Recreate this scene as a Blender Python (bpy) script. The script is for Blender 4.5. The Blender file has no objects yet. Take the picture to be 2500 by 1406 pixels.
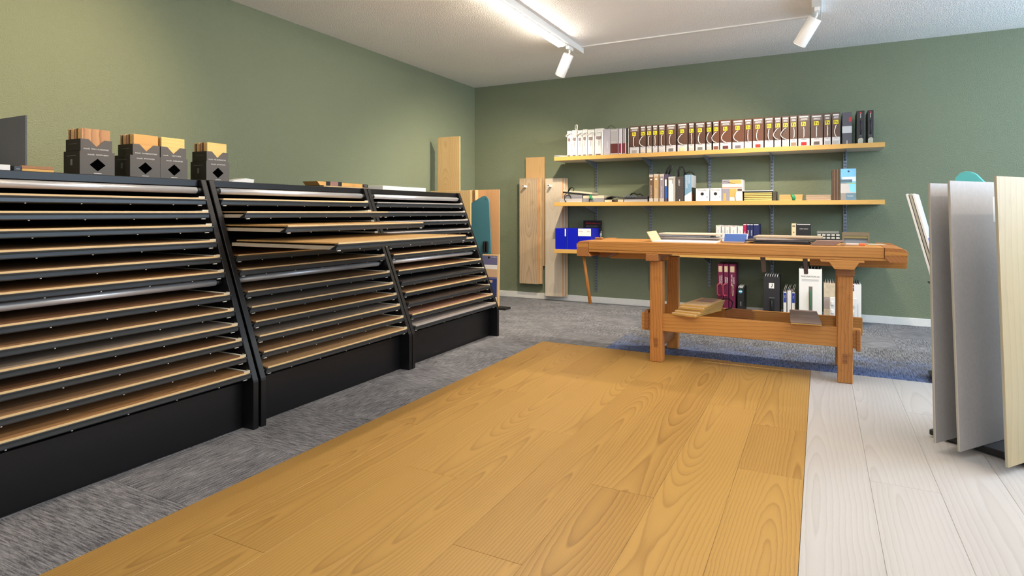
import bpy, bmesh, math, random
from mathutils import Vector, Matrix
random.seed(7)
sc = bpy.context.scene
COL = sc.collection
D = bpy.data

# ------------------------------------------------------------------ camera
cam = D.objects.new('camera', D.cameras.new('camera'))
COL.objects.link(cam)
cam.data.sensor_width = 36.0
cam.data.lens = 1465.0 / 2500.0 * 36.0
cam.data.shift_y = -185.0 / 2500.0
cam.data.clip_start = 0.05
cam.location = (3.909, -6.569, 1.04)
cam.rotation_euler = (math.radians(90), 0, math.radians(27.2))
sc.camera = cam

# ------------------------------------------------------------------ world, exposure, daylight
w = D.worlds.new('world'); sc.world = w; w.use_nodes = True
w.node_tree.nodes['Background'].inputs[0].default_value = (0.72, 0.86, 1.0, 1)
w.node_tree.nodes['Background'].inputs[1].default_value = 1.0
sc.view_settings.view_transform = 'Standard'
sc.view_settings.look = 'None'
sc.view_settings.gamma = 1.0
sc.view_settings.use_curve_mapping = False
sc.view_settings.exposure = 0.40
sc.cycles.max_bounces = 6
sc.cycles.diffuse_bounces = 4
sc.cycles.glossy_bounces = 2
sc.cycles.transmission_bounces = 1


def area(name, loc, rot, sx, sy, power, col):
    l = D.lights.new(name, 'AREA'); l.shape = 'RECTANGLE'; l.size = sx; l.size_y = sy
    l.energy = power; l.color = col
    o = D.objects.new(name, l); COL.objects.link(o)
    o.location = loc; o.rotation_euler = rot
    return o


# daylight falling in through the shop windows (right wall and the wall behind the camera)
area('daylight_window_right', (7.02, -2.2, 1.82), (0, math.radians(90), 0), 1.2, 3.5, 96, (0.58, 0.78, 1.0))
area('daylight_window_rear', (4.2, -10.3, 1.5), (math.radians(90), 0, 0), 4.6, 2.0, 38, (0.80, 0.90, 1.0))


# ------------------------------------------------------------------ helpers
def lin(c):
    c = c / 255.0
    return c / 12.92 if c <= 0.04045 else ((c + 0.055) / 1.055) ** 2.4


def S(r, g, b):
    return (lin(r), lin(g), lin(b), 1.0)


MATS = {}


def newmat(name):
    m = D.materials.new(name); m.use_nodes = True
    nt = m.node_tree
    return m, nt, nt.nodes['Principled BSDF']


def N(nt, t, **kw):
    n = nt.nodes.new(t)
    for k, v in kw.items():
        setattr(n, k, v)
    return n


def math_(nt, op, a, b=None, c=None):
    n = nt.nodes.new('ShaderNodeMath'); n.operation = op
    for i, v in enumerate((a, b, c)):
        if v is None:
            continue
        if isinstance(v, (int, float)):
            n.inputs[i].default_value = v
        else:
            nt.links.new(v, n.inputs[i])
    return n.outputs[0]


def mixc(nt, f, a, b, mode='MIX'):
    n = nt.nodes.new('ShaderNodeMix'); n.data_type = 'RGBA'; n.blend_type = mode
    for i, v in ((0, f), (6, a), (7, b)):
        if isinstance(v, (int, float)):
            n.inputs[i].default_value = v
        elif isinstance(v, tuple):
            n.inputs[i].default_value = v
        else:
            nt.links.new(v, n.inputs[i])
    return n.outputs[2]


def plain(name, col, rough=0.5, metal=0.0, spec=0.5, var=0.06, scale=25.0, bump=0.0, bscale=200.0):
    """one colour with a faint procedural mottling"""
    if name in MATS:
        return MATS[name]
    m, nt, b = newmat(name)
    co = N(nt, 'ShaderNodeTexCoord').outputs['Object']
    n = N(nt, 'ShaderNodeTexNoise'); n.inputs['Scale'].default_value = scale; n.inputs['Detail'].default_value = 3
    nt.links.new(co, n.inputs['Vector'])
    d = tuple(x * (1 - var) for x in col[:3]) + (1,)
    l = tuple(min(1, x * (1 + var)) for x in col[:3]) + (1,)
    nt.links.new(mixc(nt, n.outputs['Fac'], d, l), b.inputs['Base Color'])
    b.inputs['Roughness'].default_value = rough
    b.inputs['Metallic'].default_value = metal
    b.inputs['Specular IOR Level'].default_value = spec
    if bump:
        n2 = N(nt, 'ShaderNodeTexNoise'); n2.inputs['Scale'].default_value = bscale; n2.inputs['Detail'].default_value = 2
        nt.links.new(co, n2.inputs['Vector'])
        bp = N(nt, 'ShaderNodeBump'); bp.inputs['Strength'].default_value = bump; bp.inputs['Distance'].default_value = 0.004
        nt.links.new(n2.outputs['Fac'], bp.inputs['Height']); nt.links.new(bp.outputs[0], b.inputs['Normal'])
    MATS[name] = m
    return m


def wood(name, light, dark, axis='Y', freq=75.0, contrast=0.6, rough=0.45, fibre=0.25, tint=0.12, knots=0.0, hmax=0.12, wob=0.02, spec=0.4, across=None, lf=0.55, off_b=0.2):
    """growth rings cut by a board: axis = grain direction in object space"""
    if name in MATS:
        return MATS[name]
    m, nt, b = newmat(name)
    co = N(nt, 'ShaderNodeTexCoord').outputs['Object']
    rnd = N(nt, 'ShaderNodeObjectInfo').outputs['Random']
    sp = N(nt, 'ShaderNodeSeparateXYZ'); nt.links.new(co, sp.inputs[0])
    ax = {'X': 0, 'Y': 1, 'Z': 2}[axis]
    if across is None:
        across = {'X': 1, 'Y': 0, 'Z': 0}[axis]
    else:
        across = {'X': 0, 'Y': 1, 'Z': 2}[across]
    thr = 3 - ax - across
    a = math_(nt, 'MULTIPLY_ADD', rnd, 37.0, sp.outputs[ax])
    bb = math_(nt, 'ADD', math_(nt, 'ADD', sp.outputs[across], math_(nt, 'MULTIPLY_ADD', math_(nt, 'FRACT', math_(nt, 'MULTIPLY', rnd, 91.7)), off_b, -off_b / 2)), 0.0)

    def noise(va, vb, vc, detail=2.0, rough_=0.5):
        cb = N(nt, 'ShaderNodeCombineXYZ')
        for i, v in enumerate((va, vb, vc)):
            if isinstance(v, (int, float)):
                cb.inputs[i].default_value = v
            else:
                nt.links.new(v, cb.inputs[i])
        n = N(nt, 'ShaderNodeTexNoise'); n.inputs['Scale'].default_value = 1.0; n.inputs['Detail'].default_value = detail
        n.inputs['Roughness'].default_value = rough_
        nt.links.new(cb.outputs[0], n.inputs['Vector'])
        return n.outputs['Fac']
    nh = noise(math_(nt, 'MULTIPLY', a, lf), 1.7, 3.0, 1.0)
    h = math_(nt, 'ADD', math_(nt, 'MULTIPLY_ADD', nh, hmax * 2.2, -hmax * 0.55), math_(nt, 'MULTIPLY', sp.outputs[thr], 1.0))
    nw = noise(math_(nt, 'MULTIPLY', a, 4.0), math_(nt, 'MULTIPLY', bb, 9.0), 9.0, 4.0, 0.6)
    b2 = math_(nt, 'ADD', bb, math_(nt, 'MULTIPLY_ADD', nw, wob * 2, -wob))
    R = math_(nt, 'SQRT', math_(nt, 'ADD', math_(nt, 'MULTIPLY', b2, b2), math_(nt, 'MULTIPLY', h, h)))
    fr = math_(nt, 'FRACT', math_(nt, 'MULTIPLY', R, freq))
    ramp = N(nt, 'ShaderNodeValToRGB')
    ramp.color_ramp.elements[0].position = 0.0; ramp.color_ramp.elements[0].color = (0, 0, 0, 1)
    ramp.color_ramp.elements[1].position = 0.72; ramp.color_ramp.elements[1].color = (0.45, 0.45, 0.45, 1)
    e = ramp.color_ramp.elements.new(0.90); e.color = (1, 1, 1, 1)
    e = ramp.color_ramp.elements.new(1.0); e.color = (0.05, 0.05, 0.05, 1)
    nt.links.new(fr, ramp.inputs[0])
    rings = math_(nt, 'MULTIPLY', ramp.outputs[0], contrast)
    nf = noise(math_(nt, 'MULTIPLY', a, 5.0), math_(nt, 'MULTIPLY', bb, 260.0), math_(nt, 'MULTIPLY', sp.outputs[thr], 260.0), 2.0)
    fac = math_(nt, 'ADD', rings, math_(nt, 'MULTIPLY_ADD', nf, fibre * 2, -fibre))
    nl = noise(math_(nt, 'MULTIPLY', a, 1.0), math_(nt, 'MULTIPLY', bb, 5.0), 1.0, 2.0)
    fac = math_(nt, 'ADD', fac, math_(nt, 'MULTIPLY_ADD', nl, 0.5, -0.25))
    fac = math_(nt, 'ADD', fac, math_(nt, 'MULTIPLY_ADD', rnd, tint * 2, -tint))
    if knots:
        v = N(nt, 'ShaderNodeTexNoise'); v.inputs['Scale'].default_value = 9.0; v.inputs['Detail'].default_value = 4
        nt.links.new(co, v.inputs['Vector'])
        k = math_(nt, 'MULTIPLY', math_(nt, 'SUBTRACT', v.outputs['Fac'], 0.58), 6.0)
        k = math_(nt, 'MULTIPLY', math_(nt, 'MAXIMUM', k, 0.0), knots)
        fac = math_(nt, 'ADD', fac, k)
    n = nt.nodes.new('ShaderNodeClamp'); nt.links.new(fac, n.inputs[0])
    nt.links.new(mixc(nt, n.outputs[0], light, dark), b.inputs['Base Color'])
    b.inputs['Roughness'].default_value = rough
    b.inputs['Specular IOR Level'].default_value = spec
    MATS[name] = m
    return m


def plaster(name, col, strength, scale, rough=0.85):
    m, nt, b = newmat(name)
    co = N(nt, 'ShaderNodeTexCoord').outputs['Object']
    n = N(nt, 'ShaderNodeTexNoise'); n.inputs['Scale'].default_value = scale; n.inputs['Detail'].default_value = 3; n.inputs['Roughness'].default_value = 0.55
    n3 = N(nt, 'ShaderNodeTexNoise'); n3.inputs['Scale'].default_value = 1.2; n3.inputs['Detail'].default_value = 2
    nt.links.new(co, n.inputs['Vector']); nt.links.new(co, n3.inputs['Vector'])
    d = tuple(x * 0.96 for x in col[:3]) + (1,); l = tuple(min(1, x * 1.04) for x in col[:3]) + (1,)
    nt.links.new(mixc(nt, n3.outputs['Fac'], d, l), b.inputs['Base Color'])
    bp = N(nt, 'ShaderNodeBump'); bp.inputs['Strength'].default_value = strength; bp.inputs['Distance'].default_value = 0.009
    nt.links.new(n.outputs['Fac'], bp.inputs['Height']); nt.links.new(bp.outputs[0], b.inputs['Normal'])
    b.inputs['Roughness'].default_value = rough; b.inputs['Specular IOR Level'].default_value = 0.3
    MATS[name] = m
    return m


def carpet(name, dark, light, blue=None, sc_=(12, 150, 1)):
    """streaky loop pile; streaks run along the tile's own x axis; 'blue' = dyed band at the tile's near side"""
    m, nt, b = newmat(name)
    co = N(nt, 'ShaderNodeTexCoord').outputs['Object']
    rnd = N(nt, 'ShaderNodeObjectInfo').outputs['Random']
    off = N(nt, 'ShaderNodeVectorMath', operation='ADD'); cb = N(nt, 'ShaderNodeCombineXYZ')
    for i in range(2):
        nt.links.new(math_(nt, 'MULTIPLY', rnd, 41.0 + 13 * i), cb.inputs[i])
    nt.links.new(co, off.inputs[0]); nt.links.new(cb.outputs[0], off.inputs[1])
    mp = N(nt, 'ShaderNodeMapping'); mp.inputs['Scale'].default_value = sc_
    nt.links.new(off.outputs[0], mp.inputs[0])
    n1 = N(nt, 'ShaderNodeTexNoise'); n1.inputs['Scale'].default_value = 1; n1.inputs['Detail'].default_value = 4; n1.inputs['Roughness'].default_value = 0.7
    nt.links.new(mp.outputs[0], n1.inputs['Vector'])
    n2 = N(nt, 'ShaderNodeTexNoise'); n2.inputs['Scale'].default_value = 220; n2.inputs['Detail'].default_value = 2
    nt.links.new(off.outputs[0], n2.inputs['Vector'])
    n3 = N(nt, 'ShaderNodeTexNoise'); n3.inputs['Scale'].default_value = 5; n3.inputs['Detail'].default_value = 2
    nt.links.new(off.outputs[0], n3.inputs['Vector'])
    f = math_(nt, 'ADD', math_(nt, 'MULTIPLY_ADD', n1.outputs['Fac'], 2.6, -0.95), math_(nt, 'MULTIPLY_ADD', n2.outputs['Fac'], 0.8, -0.4))
    f = math_(nt, 'ADD', f, math_(nt, 'MULTIPLY_ADD', n3.outputs['Fac'], 0.5, -0.25))
    cl = nt.nodes.new('ShaderNodeClamp'); nt.links.new(f, cl.inputs[0])
    col = mixc(nt, cl.outputs[0], dark, light)
    if blue:
        sp = N(nt, 'ShaderNodeSeparateXYZ'); nt.links.new(co, sp.inputs[0])
        g = math_(nt, 'MULTIPLY_ADD', sp.outputs[1], blue[2], blue[3])
        g = math_(nt, 'ADD', g, math_(nt, 'MULTIPLY_ADD', n1.outputs['Fac'], 3.0, -1.5))
        g = math_(nt, 'ADD', g, math_(nt, 'MULTIPLY_ADD', n3.outputs['Fac'], 1.6, -0.8))
        c2 = nt.nodes.new('ShaderNodeClamp'); nt.links.new(g, c2.inputs[0])
        col = mixc(nt, c2.outputs[0], col, mixc(nt, cl.outputs[0], blue[0], blue[1]))
    nt.links.new(col, b.inputs['Base Color'])
    b.inputs['Roughness'].default_value = 0.95; b.inputs['Specular IOR Level'].default_value = 0.1
    bp = N(nt, 'ShaderNodeBump'); bp.inputs['Strength'].default_value = 0.5; bp.inputs['Distance'].default_value = 0.004
    nt.links.new(n2.outputs['Fac'], bp.inputs['Height']); nt.links.new(bp.outputs[0], b.inputs['Normal'])
    MATS[name] = m
    return m


def emissive(name, col, strength):
    m, nt, b = newmat(name)
    b.inputs['Base Color'].default_value = (0.9, 0.9, 0.9, 1)
    b.inputs['Emission Color'].default_value = col
    b.inputs['Emission Strength'].default_value = strength
    MATS[name] = m
    return m


class MB:
    def __init__(s):
        s.v = []; s.f = []; s.smooth = set()

    def box(s, x0, x1, y0, y1, z0, z1):
        n = len(s.v)
        s.v += [(x0, y0, z0), (x1, y0, z0), (x1, y1, z0), (x0, y1, z0), (x0, y0, z1), (x1, y0, z1), (x1, y1, z1), (x0, y1, z1)]
        s.f += [tuple(n + i for i in q) for q in ((0, 3, 2, 1), (4, 5, 6, 7), (0, 1, 5, 4), (1, 2, 6, 5), (2, 3, 7, 6), (3, 0, 4, 7))]
        return s

    def prism(s, pts, axis, lo, hi):
        """extrude a 2-D outline (counter-clockwise or not; normals are fixed later)"""
        n = len(s.v); k = len(pts)

        def P(p, t):
            return {'X': (t, p[0], p[1]), 'Y': (p[0], t, p[1]), 'Z': (p[0], p[1], t)}[axis]
        s.v += [P(p, lo) for p in pts] + [P(p, hi) for p in pts]
        s.f.append(tuple(n + i for i in range(k))); s.f.append(tuple(n + k + i for i in reversed(range(k))))
        for i in range(k):
            j = (i + 1) % k
            s.f.append((n + i, n + j, n + k + j, n + k + i))
        return s

    def tube(s, pts, r, seg=8, ry=None, closed=False):
        pts = [Vector(p) for p in pts]
        ry = ry or r
        n0 = len(s.v); k = len(pts)
        t0 = (pts[1] - pts[0]).normalized()
        ref = Vector((0, 0, 1)) if abs(t0.z) < 0.9 else Vector((1, 0, 0))
        u = t0.cross(ref).normalized()
        for i, p in enumerate(pts):
            a = pts[i - 1] if i else pts[0]; c = pts[i + 1] if i < k - 1 else pts[-1]
            t = (c - a).normalized()
            u = (u - t * u.dot(t)).normalized()
            vv = t.cross(u)
            rr = r[i] if isinstance(r, (list, tuple)) else r
            r2 = ry[i] if isinstance(ry, (list, tuple)) else ry
            for j in range(seg):
                an = 2 * math.pi * j / seg
                s.v.append(tuple(p + u * (rr * math.cos(an)) + vv * (r2 * math.sin(an))))
        for i in range(k - 1):
            for j in range(seg):
                q = (j + 1) % seg
                s.smooth.add(len(s.f))
                s.f.append((n0 + i * seg + j, n0 + i * seg + q, n0 + (i + 1) * seg + q, n0 + (i + 1) * seg + j))
        s.f.append(tuple(n0 + j for j in reversed(range(seg))))
        s.f.append(tuple(n0 + (k - 1) * seg + j for j in range(seg)))
        return s

    def mesh(s, name, bevel=0.0, seg=1, off=(0, 0, 0)):
        me = D.meshes.new(name)
        o = Vector(off)
        me.from_pydata([tuple(Vector(p) - o) for p in s.v], [], s.f)
        for i in s.smooth:
            me.polygons[i].use_smooth = True
        bm = bmesh.new(); bm.from_mesh(me)
        bmesh.ops.recalc_face_normals(bm, faces=bm.faces)
        if bevel:
            ed = [e for e in bm.edges if len(e.link_faces) == 2 and e.calc_face_angle(0) > 0.6]
            bmesh.ops.bevel(bm, geom=ed, offset=bevel, segments=seg, profile=0.5, affect='EDGES', clamp_overlap=True)
        bm.to_mesh(me); bm.free()
        return me


def link(name, me, mat, parent=None, loc=(0, 0, 0), rot=None):
    o = D.objects.new(name, me)
    COL.objects.link(o)
    if mat is not None:
        if me.materials and me.materials[0] != mat:
            o.material_slots[0].link = 'OBJECT'; o.material_slots[0].material = mat
        elif not me.materials:
            me.materials.append(mat)
    o.parent = parent; o.location = loc
    if rot:
        o.rotation_euler = rot
    return o


class T:
    """a thing: an Empty at its base; parts are given in world coordinates unless local=True"""
    def __init__(s, name, label, cat, loc=(0, 0, 0), rot=(0, 0, 0), group=None, local=False):
        s.o = D.objects.new(name, None); COL.objects.link(s.o)
        s.o.empty_display_size = 0.05
        s.o.location = loc; s.o.rotation_euler = rot
        s.o['label'] = label; s.o['category'] = cat
        if group:
            s.o['group'] = group
        s.off = (0, 0, 0) if local else loc

    def mb(s, name, mb, mat, parent=None, bevel=0.0, seg=1, kind=None, label=None):
        o = link(name, mb.mesh(name, bevel, seg, s.off), mat, parent or s.o)
        if kind:
            o['kind'] = kind
        if label:
            o['label'] = label
        return o

    def box(s, name, mat, x0, x1, y0, y1, z0, z1, parent=None, bevel=0.0, seg=1, kind=None, label=None):
        return s.mb(name, MB().box(x0, x1, y0, y1, z0, z1), mat, parent, bevel, seg, kind, label)

    def tube(s, name, mat, pts, r, seg=8, parent=None, ry=None, label=None):
        return s.mb(name, MB().tube(pts, r, seg, ry), mat, parent, label=label)

    def text(s, name, txt, mat, pos, size, face='-Y', parent=None, vert=False, align='CENTER', width=None):
        me = textmesh(txt, size, align, width)
        o0 = Vector(s.off)
        vs = []
        for v in me.vertices:
            x, y = v.co.x, v.co.y
            d = v.co.z
            if vert == 'up':
                x, y = -y, x
            elif vert:
                x, y = y, -x
            p = {'-Y': (x, -d, y), '+X': (d, x, y), '+Z': (x, y, d)}[face]
            v.co = Vector(p) + Vector(pos) - o0
        me.flip_normals() if False else None
        return link(name, me, mat, parent or s.o)


TXT = {}


def textmesh(txt, size, align='CENTER', width=None):
    key = (txt, align)
    if key not in TXT:
        cu = D.curves.new('lettering', 'FONT'); cu.body = txt; cu.size = 1.0
        cu.align_x = align; cu.align_y = 'CENTER'; cu.resolution_u = 2; cu.extrude = 0.0
        ob = D.objects.new('lettering_tmp', cu); COL.objects.link(ob)
        bpy.context.view_layer.update()
        me = D.meshes.new_from_object(ob.evaluated_get(bpy.context.evaluated_depsgraph_get()))
        D.objects.remove(ob); D.curves.remove(cu)
        TXT[key] = me
    me = TXT[key].copy()
    xs = [v.co.x for v in me.vertices] or [0]
    sx = size
    if width:
        sx = width / max(1e-6, max(xs) - min(xs))
    for v in me.vertices:
        v.co.x *= sx; v.co.y *= size; v.co.z = 0
    me.name = 'lettering'
    return me


def one(name, mb, mat, label, cat, group=None, bevel=0.0, seg=1, loc=(0, 0, 0), rot=(0, 0, 0), local=False):
    """a thing that is a single mesh"""
    o = link(name, mb.mesh(name, bevel, seg, (0, 0, 0) if local else loc), mat, None, loc, rot)
    o['label'] = label; o['category'] = cat
    if group:
        o['group'] = group
    return o


def struct(name, mb, mat, bevel=0.0, label=None):
    o = link(name, mb.mesh(name, bevel), mat)
    o['kind'] = 'structure'
    if label:
        o['label'] = label
    return o


ORD = ['first', 'second', 'third', 'fourth', 'fifth', 'sixth', 'seventh', 'eighth', 'ninth', 'tenth', 'eleventh', 'twelfth', 'thirteenth',
       'fourteenth', 'fifteenth', 'sixteenth', 'seventeenth', 'eighteenth', 'nineteenth', 'twentieth', 'twenty-first', 'twenty-second', 'twenty-third']

# ------------------------------------------------------------------ materials
green = plaster('green_wall_paint', S(127, 135, 111), 0.9, 130)
ceilm = plaster('ceiling_plaster', S(248, 246, 244), 1.0, 90)
white_paint = plain('white_paint', S(228, 226, 222), 0.45)
grey_carpet = carpet('grey_carpet', S(78, 79, 84), S(172, 171, 175))
blue_carpet = carpet('blue_carpet', S(70, 72, 78), S(160, 160, 164), (S(44, 66, 118), S(140, 156, 194), -2.0, 0.62), (150, 12, 1))
blue_fade = carpet('blue_fading_carpet', S(70, 72, 78), S(166, 164, 164), (S(52, 72, 118), S(146, 160, 194), -3.0, -0.25), (150, 12, 1))
floor_oak = wood('golden_ash_floor', S(178, 139, 75), S(124, 85, 40), 'Y', 85, 0.55, 0.42, 0.14, 0.13, hmax=0.13, wob=0.012)
floor_white = wood('whitewashed_floor', S(190, 186, 184), S(150, 143, 138), 'Y', 55, 0.34, 0.45, 0.08, 0.06, hmax=0.13, wob=0.012)
black_lam = plain('black_laminate', S(15, 14, 17), 0.36, spec=0.45, bump=0.05, bscale=900)
black_in = plain('black_interior', S(14, 14, 15), 0.7)
alu = plain('brushed_aluminium', S(206, 206, 210), 0.36, 0.55, bump=0.05, bscale=500)
black_plastic = plain('black_plastic', S(24, 24, 26), 0.4)
mdf = plain('beige_mdf', S(198, 180, 154), 0.65)
dark_profile = plain('dark_grey_profile', S(62, 66, 70), 0.32, 0.3)
bracket_m = plain('cream_metal', S(214, 202, 180), 0.35, 0.2)
edge_m = plain('lit_board_edge', S(226, 192, 140), 0.5)  # tan board edge, lightened to paint in the overhead light on it
clip_m = plain('white_clip', S(225, 225, 220), 0.4)
bench_w = wood('bench_pine', S(198, 139, 70), S(124, 76, 34), 'X', 60, 0.45, 0.45, 0.22, 0.10, knots=0.12)
bench_z = wood('bench_pine_upright', S(196, 132, 66), S(112, 66, 30), 'Z', 60, 0.45, 0.5, 0.22, 0.10, knots=0.35)
bench_y = wood('bench_pine_cross', S(172, 114, 62), S(106, 62, 32), 'Y', 60, 0.45, 0.5, 0.22, 0.10, knots=0.2)
bench_dark = wood('bench_pine_aged', S(150, 96, 50), S(84, 48, 24), 'X', 60, 0.45, 0.5, 0.22, 0.10, knots=0.3)
shelf_edge = wood('shelf_beech_edge', S(206, 162, 90), S(176, 128, 60), 'X', 40, 0.2, 0.4, 0.12, 0.04)
shelf_white = plain('shelf_underside', S(206, 198, 188), 0.5)
steel = plain('grey_steel', S(130, 138, 150), 0.35, 0.5)
dark_slot = plain('dark_slot', S(22, 24, 28), 0.7)
white_p = plain('white_print', S(236, 234, 230), 0.5, var=0.02)
paper = plain('paper_white', S(226, 224, 222), 0.55, var=0.03)
card_white = plain('white_card', S(232, 230, 228), 0.4, var=0.02)
black_card = plain('black_card', S(26, 25, 27), 0.4)
brown_box = plain('brown_plastic_box', S(84, 54, 40), 0.33, var=0.10)
lit_brown_box = plain('spotlit_brown_plastic_box', S(96, 58, 40), 0.33, var=0.10)  # lighter copy of the brown: spot glare painted onto the middle boxes
grey_label = plain('grey_label', S(198, 194, 196), 0.45)
title_label = plain('title_label', S(112, 92, 84), 0.4)
yellow_tag = plain('yellow_tag', S(232, 212, 36), 0.45, var=0.02)
ink = plain('black_ink', S(20, 20, 20), 0.5)
grey_ink = plain('grey_ink', S(120, 118, 118), 0.6)
cord_m = plain('cream_cord', S(236, 226, 216), 0.55)
grey_board = plain('dark_grey_cardboard', S(92, 86, 82), 0.6, var=0.05)
dark_board = plain('black_brown_cardboard', S(40, 34, 28), 0.6)
teal = plain('teal_board', S(66, 118, 132), 0.5)
oak_z = wood('oak_upright', S(224, 188, 134), S(190, 146, 92), 'Z', 40, 0.4, 0.5, 0.12, 0.05, lf=1.5, off_b=0.1)
oak_z2 = wood('oak_rosy_upright', S(206, 158, 112), S(170, 118, 76), 'Z', 90, 0.35, 0.5, 0.2, 0.05)
oak_grey = wood('grey_oak_upright', S(192, 168, 138), S(132, 104, 76), 'Z', 36, 0.5, 0.5, 0.14, 0.05, knots=0.3, hmax=0.09, lf=1.6, off_b=0.06, wob=0.02)
oak_pale = wood('whitish_oak_upright', S(206, 192, 172), S(176, 158, 136), 'Z', 36, 0.3, 0.5, 0.10, 0.05, knots=0.2, lf=1.4, off_b=0.08)
oak_light = wood('pale_oak_panel', S(196, 178, 144), S(158, 134, 100), 'Z', 24, 0.3, 0.5, 0.16, 0.03, knots=0.15, lf=1.3, off_b=0.1, across='Y')
concrete = plain('concrete_grey_laminate', S(186, 180, 178), 0.55, var=0.10, scale=60)
panel_edge = plain('panel_edge', S(170, 166, 150), 0.6)
oak_y = wood('oak_lying', S(222, 172, 92), S(186, 130, 62), 'Y', 60, 0.4, 0.5, 0.15, 0.05)
oak_dark_y = wood('brown_oak_lying', S(168, 118, 78), S(110, 70, 44), 'Y', 60, 0.4, 0.5, 0.15, 0.05)
tube_on = emissive('lit_led_diffuser', (1.0, 0.89, 0.75, 1), 45.0)


# ------------------------------------------------------------------ room shell
ROOM_X = 7.1; ROOM_Y = -10.4; CEIL = 2.62
struct('floor', MB().box(-0.15, ROOM_X + 0.15, ROOM_Y - 0.15, 0.15, -0.12, -0.008), plain('screed', S(90, 90, 92), 0.9),
       label='grey streaky carpet floor').__setitem__('category', 'floor')
FLOOR = D.objects['floor']; del FLOOR['category']
struct('ceiling', MB().box(-0.15, ROOM_X + 0.15, ROOM_Y - 0.15, 0.15, CEIL, CEIL + 0.12), ceilm)
struct('wall_left', MB().box(-0.12, 0, ROOM_Y - 0.12, 0.12, -0.12, CEIL), green)
struct('wall_back', MB().box(0, ROOM_X + 0.12, 0, 0.12, -0.12, CEIL), green)
# right wall with a wide shop window
wr = MB()
wr.box(ROOM_X, ROOM_X + 0.12, ROOM_Y, 0, -0.12, 1.18).box(ROOM_X, ROOM_X + 0.12, ROOM_Y, 0, 2.45, CEIL)
wr.box(ROOM_X, ROOM_X + 0.12, ROOM_Y, -4.1, 1.18, 2.45).box(ROOM_X, ROOM_X + 0.12, -0.35, 0, 1.18, 2.45)
struct('wall_right', wr, green)
wb = MB()
wb.box(-0.12, ROOM_X + 0.12, ROOM_Y - 0.12, ROOM_Y, -0.12, 0.45).box(-0.12, ROOM_X + 0.12, ROOM_Y - 0.12, ROOM_Y, 2.5, CEIL)
wb.box(-0.12, 1.8, ROOM_Y - 0.12, ROOM_Y, 0.45, 2.5).box(6.6, ROOM_X + 0.12, ROOM_Y - 0.12, ROOM_Y, 0.45, 2.5)
struct('wall_front', wb, white_paint)
fr = MB()
for y in (-4.1, -2.25, -0.4):
    fr.box(ROOM_X + 0.02, ROOM_X + 0.08, y, y + 0.05, 1.18, 2.45)
fr.box(ROOM_X + 0.02, ROOM_X + 0.08, -4.1, -0.35, 1.18, 1.23).box(ROOM_X + 0.02, ROOM_X + 0.08, -4.1, -0.35, 2.4, 2.45)
struct('window_1', fr, white_paint)
fr = MB()
for x in (1.8, 4.17, 6.55):
    fr.box(x, x + 0.05, ROOM_Y - 0.08, ROOM_Y - 0.02, 0.45, 2.5)
fr.box(1.8, 6.6, ROOM_Y - 0.08, ROOM_Y - 0.02, 0.45, 0.5).box(1.8, 6.6, ROOM_Y - 0.08, ROOM_Y - 0.02, 2.45, 2.5)
struct('window_2', fr, white_paint)
struct('baseboard_back', MB().box(0.0, ROOM_X, -0.014, 0, 0.0, 0.072), white_paint, 0.003)
struct('baseboard_left', MB().box(0, 0.014, ROOM_Y, -0.014, 0.0, 0.072), white_paint, 0.003)

# carpet tiles
EDGE_Y = -2.205; WX0 = 1.94; WX1 = 3.852
TM = {}


def tile(cx, cy, w_, d_, mat, rot):
    ww, dd = (d_, w_) if rot else (w_, d_)
    k = (round(ww, 3), round(dd, 3), mat.name)
    if k not in TM:
        TM[k] = MB().box(-ww / 2 + 0.0004, ww / 2 - 0.0004, -dd / 2 + 0.0004, dd / 2 - 0.0004, -0.008, 0).mesh('carpet_tile', 0.0008)
        TM[k].materials.append(mat)
    o = D.objects.new('carpet_tile', TM[k]); COL.objects.link(o); o.parent = FLOOR
    o.location = (cx, cy, 0); o.rotation_euler = (0, 0, math.pi / 2 if rot else 0)


xs = [0.0, 0.44, 0.94, 1.44, 1.94, 2.44, 2.94, 3.44, 3.94, 4.44, 4.94, 5.44, 5.94, 6.44, ROOM_X]
ys = [EDGE_Y, -1.705, -1.205, -0.705, -0.205, 0.0]
for j in range(5):
    for i in range(14):
        bl = j <= 1 and xs[i] > 2.4
        tile((xs[i] + xs[i + 1]) / 2, (ys[j] + ys[j + 1]) / 2, xs[i + 1] - xs[i], ys[j + 1] - ys[j], (blue_carpet, blue_fade)[j] if bl else grey_carpet,
             False if bl else (i + j) % 2 == 1)
y = EDGE_Y; j = 1
while y > -9.0:
    for i in range(4):
        tile((xs[i] + xs[i + 1]) / 2, y - 0.25, xs[i + 1] - xs[i], 0.5, grey_carpet, (i + j) % 2 == 1)
    y -= 0.5; j += 1

# plank floors
PT = 0.012


def plank(parent, mat, x0, x1, y0, y1):
    k = (round(x1 - x0, 3), round(y1 - y0, 3), mat.name)
    if k not in TM:
        a, b_ = (x1 - x0) / 2, (y1 - y0) / 2
        TM[k] = MB().box(-a + 0.0003, a - 0.0003, -b_ + 0.0003, b_ - 0.0003, -0.02, 0).mesh('plank', 0.0009)
        TM[k].materials.append(mat)
    o = D.objects.new('plank', TM[k]); COL.objects.link(o); o.parent = parent
    o.location = ((x0 + x1) / 2, (y0 + y1) / 2, PT + random.uniform(-0.0002, 0.0002))


def floor_piece(name, label):
    o = D.objects.new(name, None); COL.objects.link(o); o['kind'] = 'structure'; o['label'] = label
    return o


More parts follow.
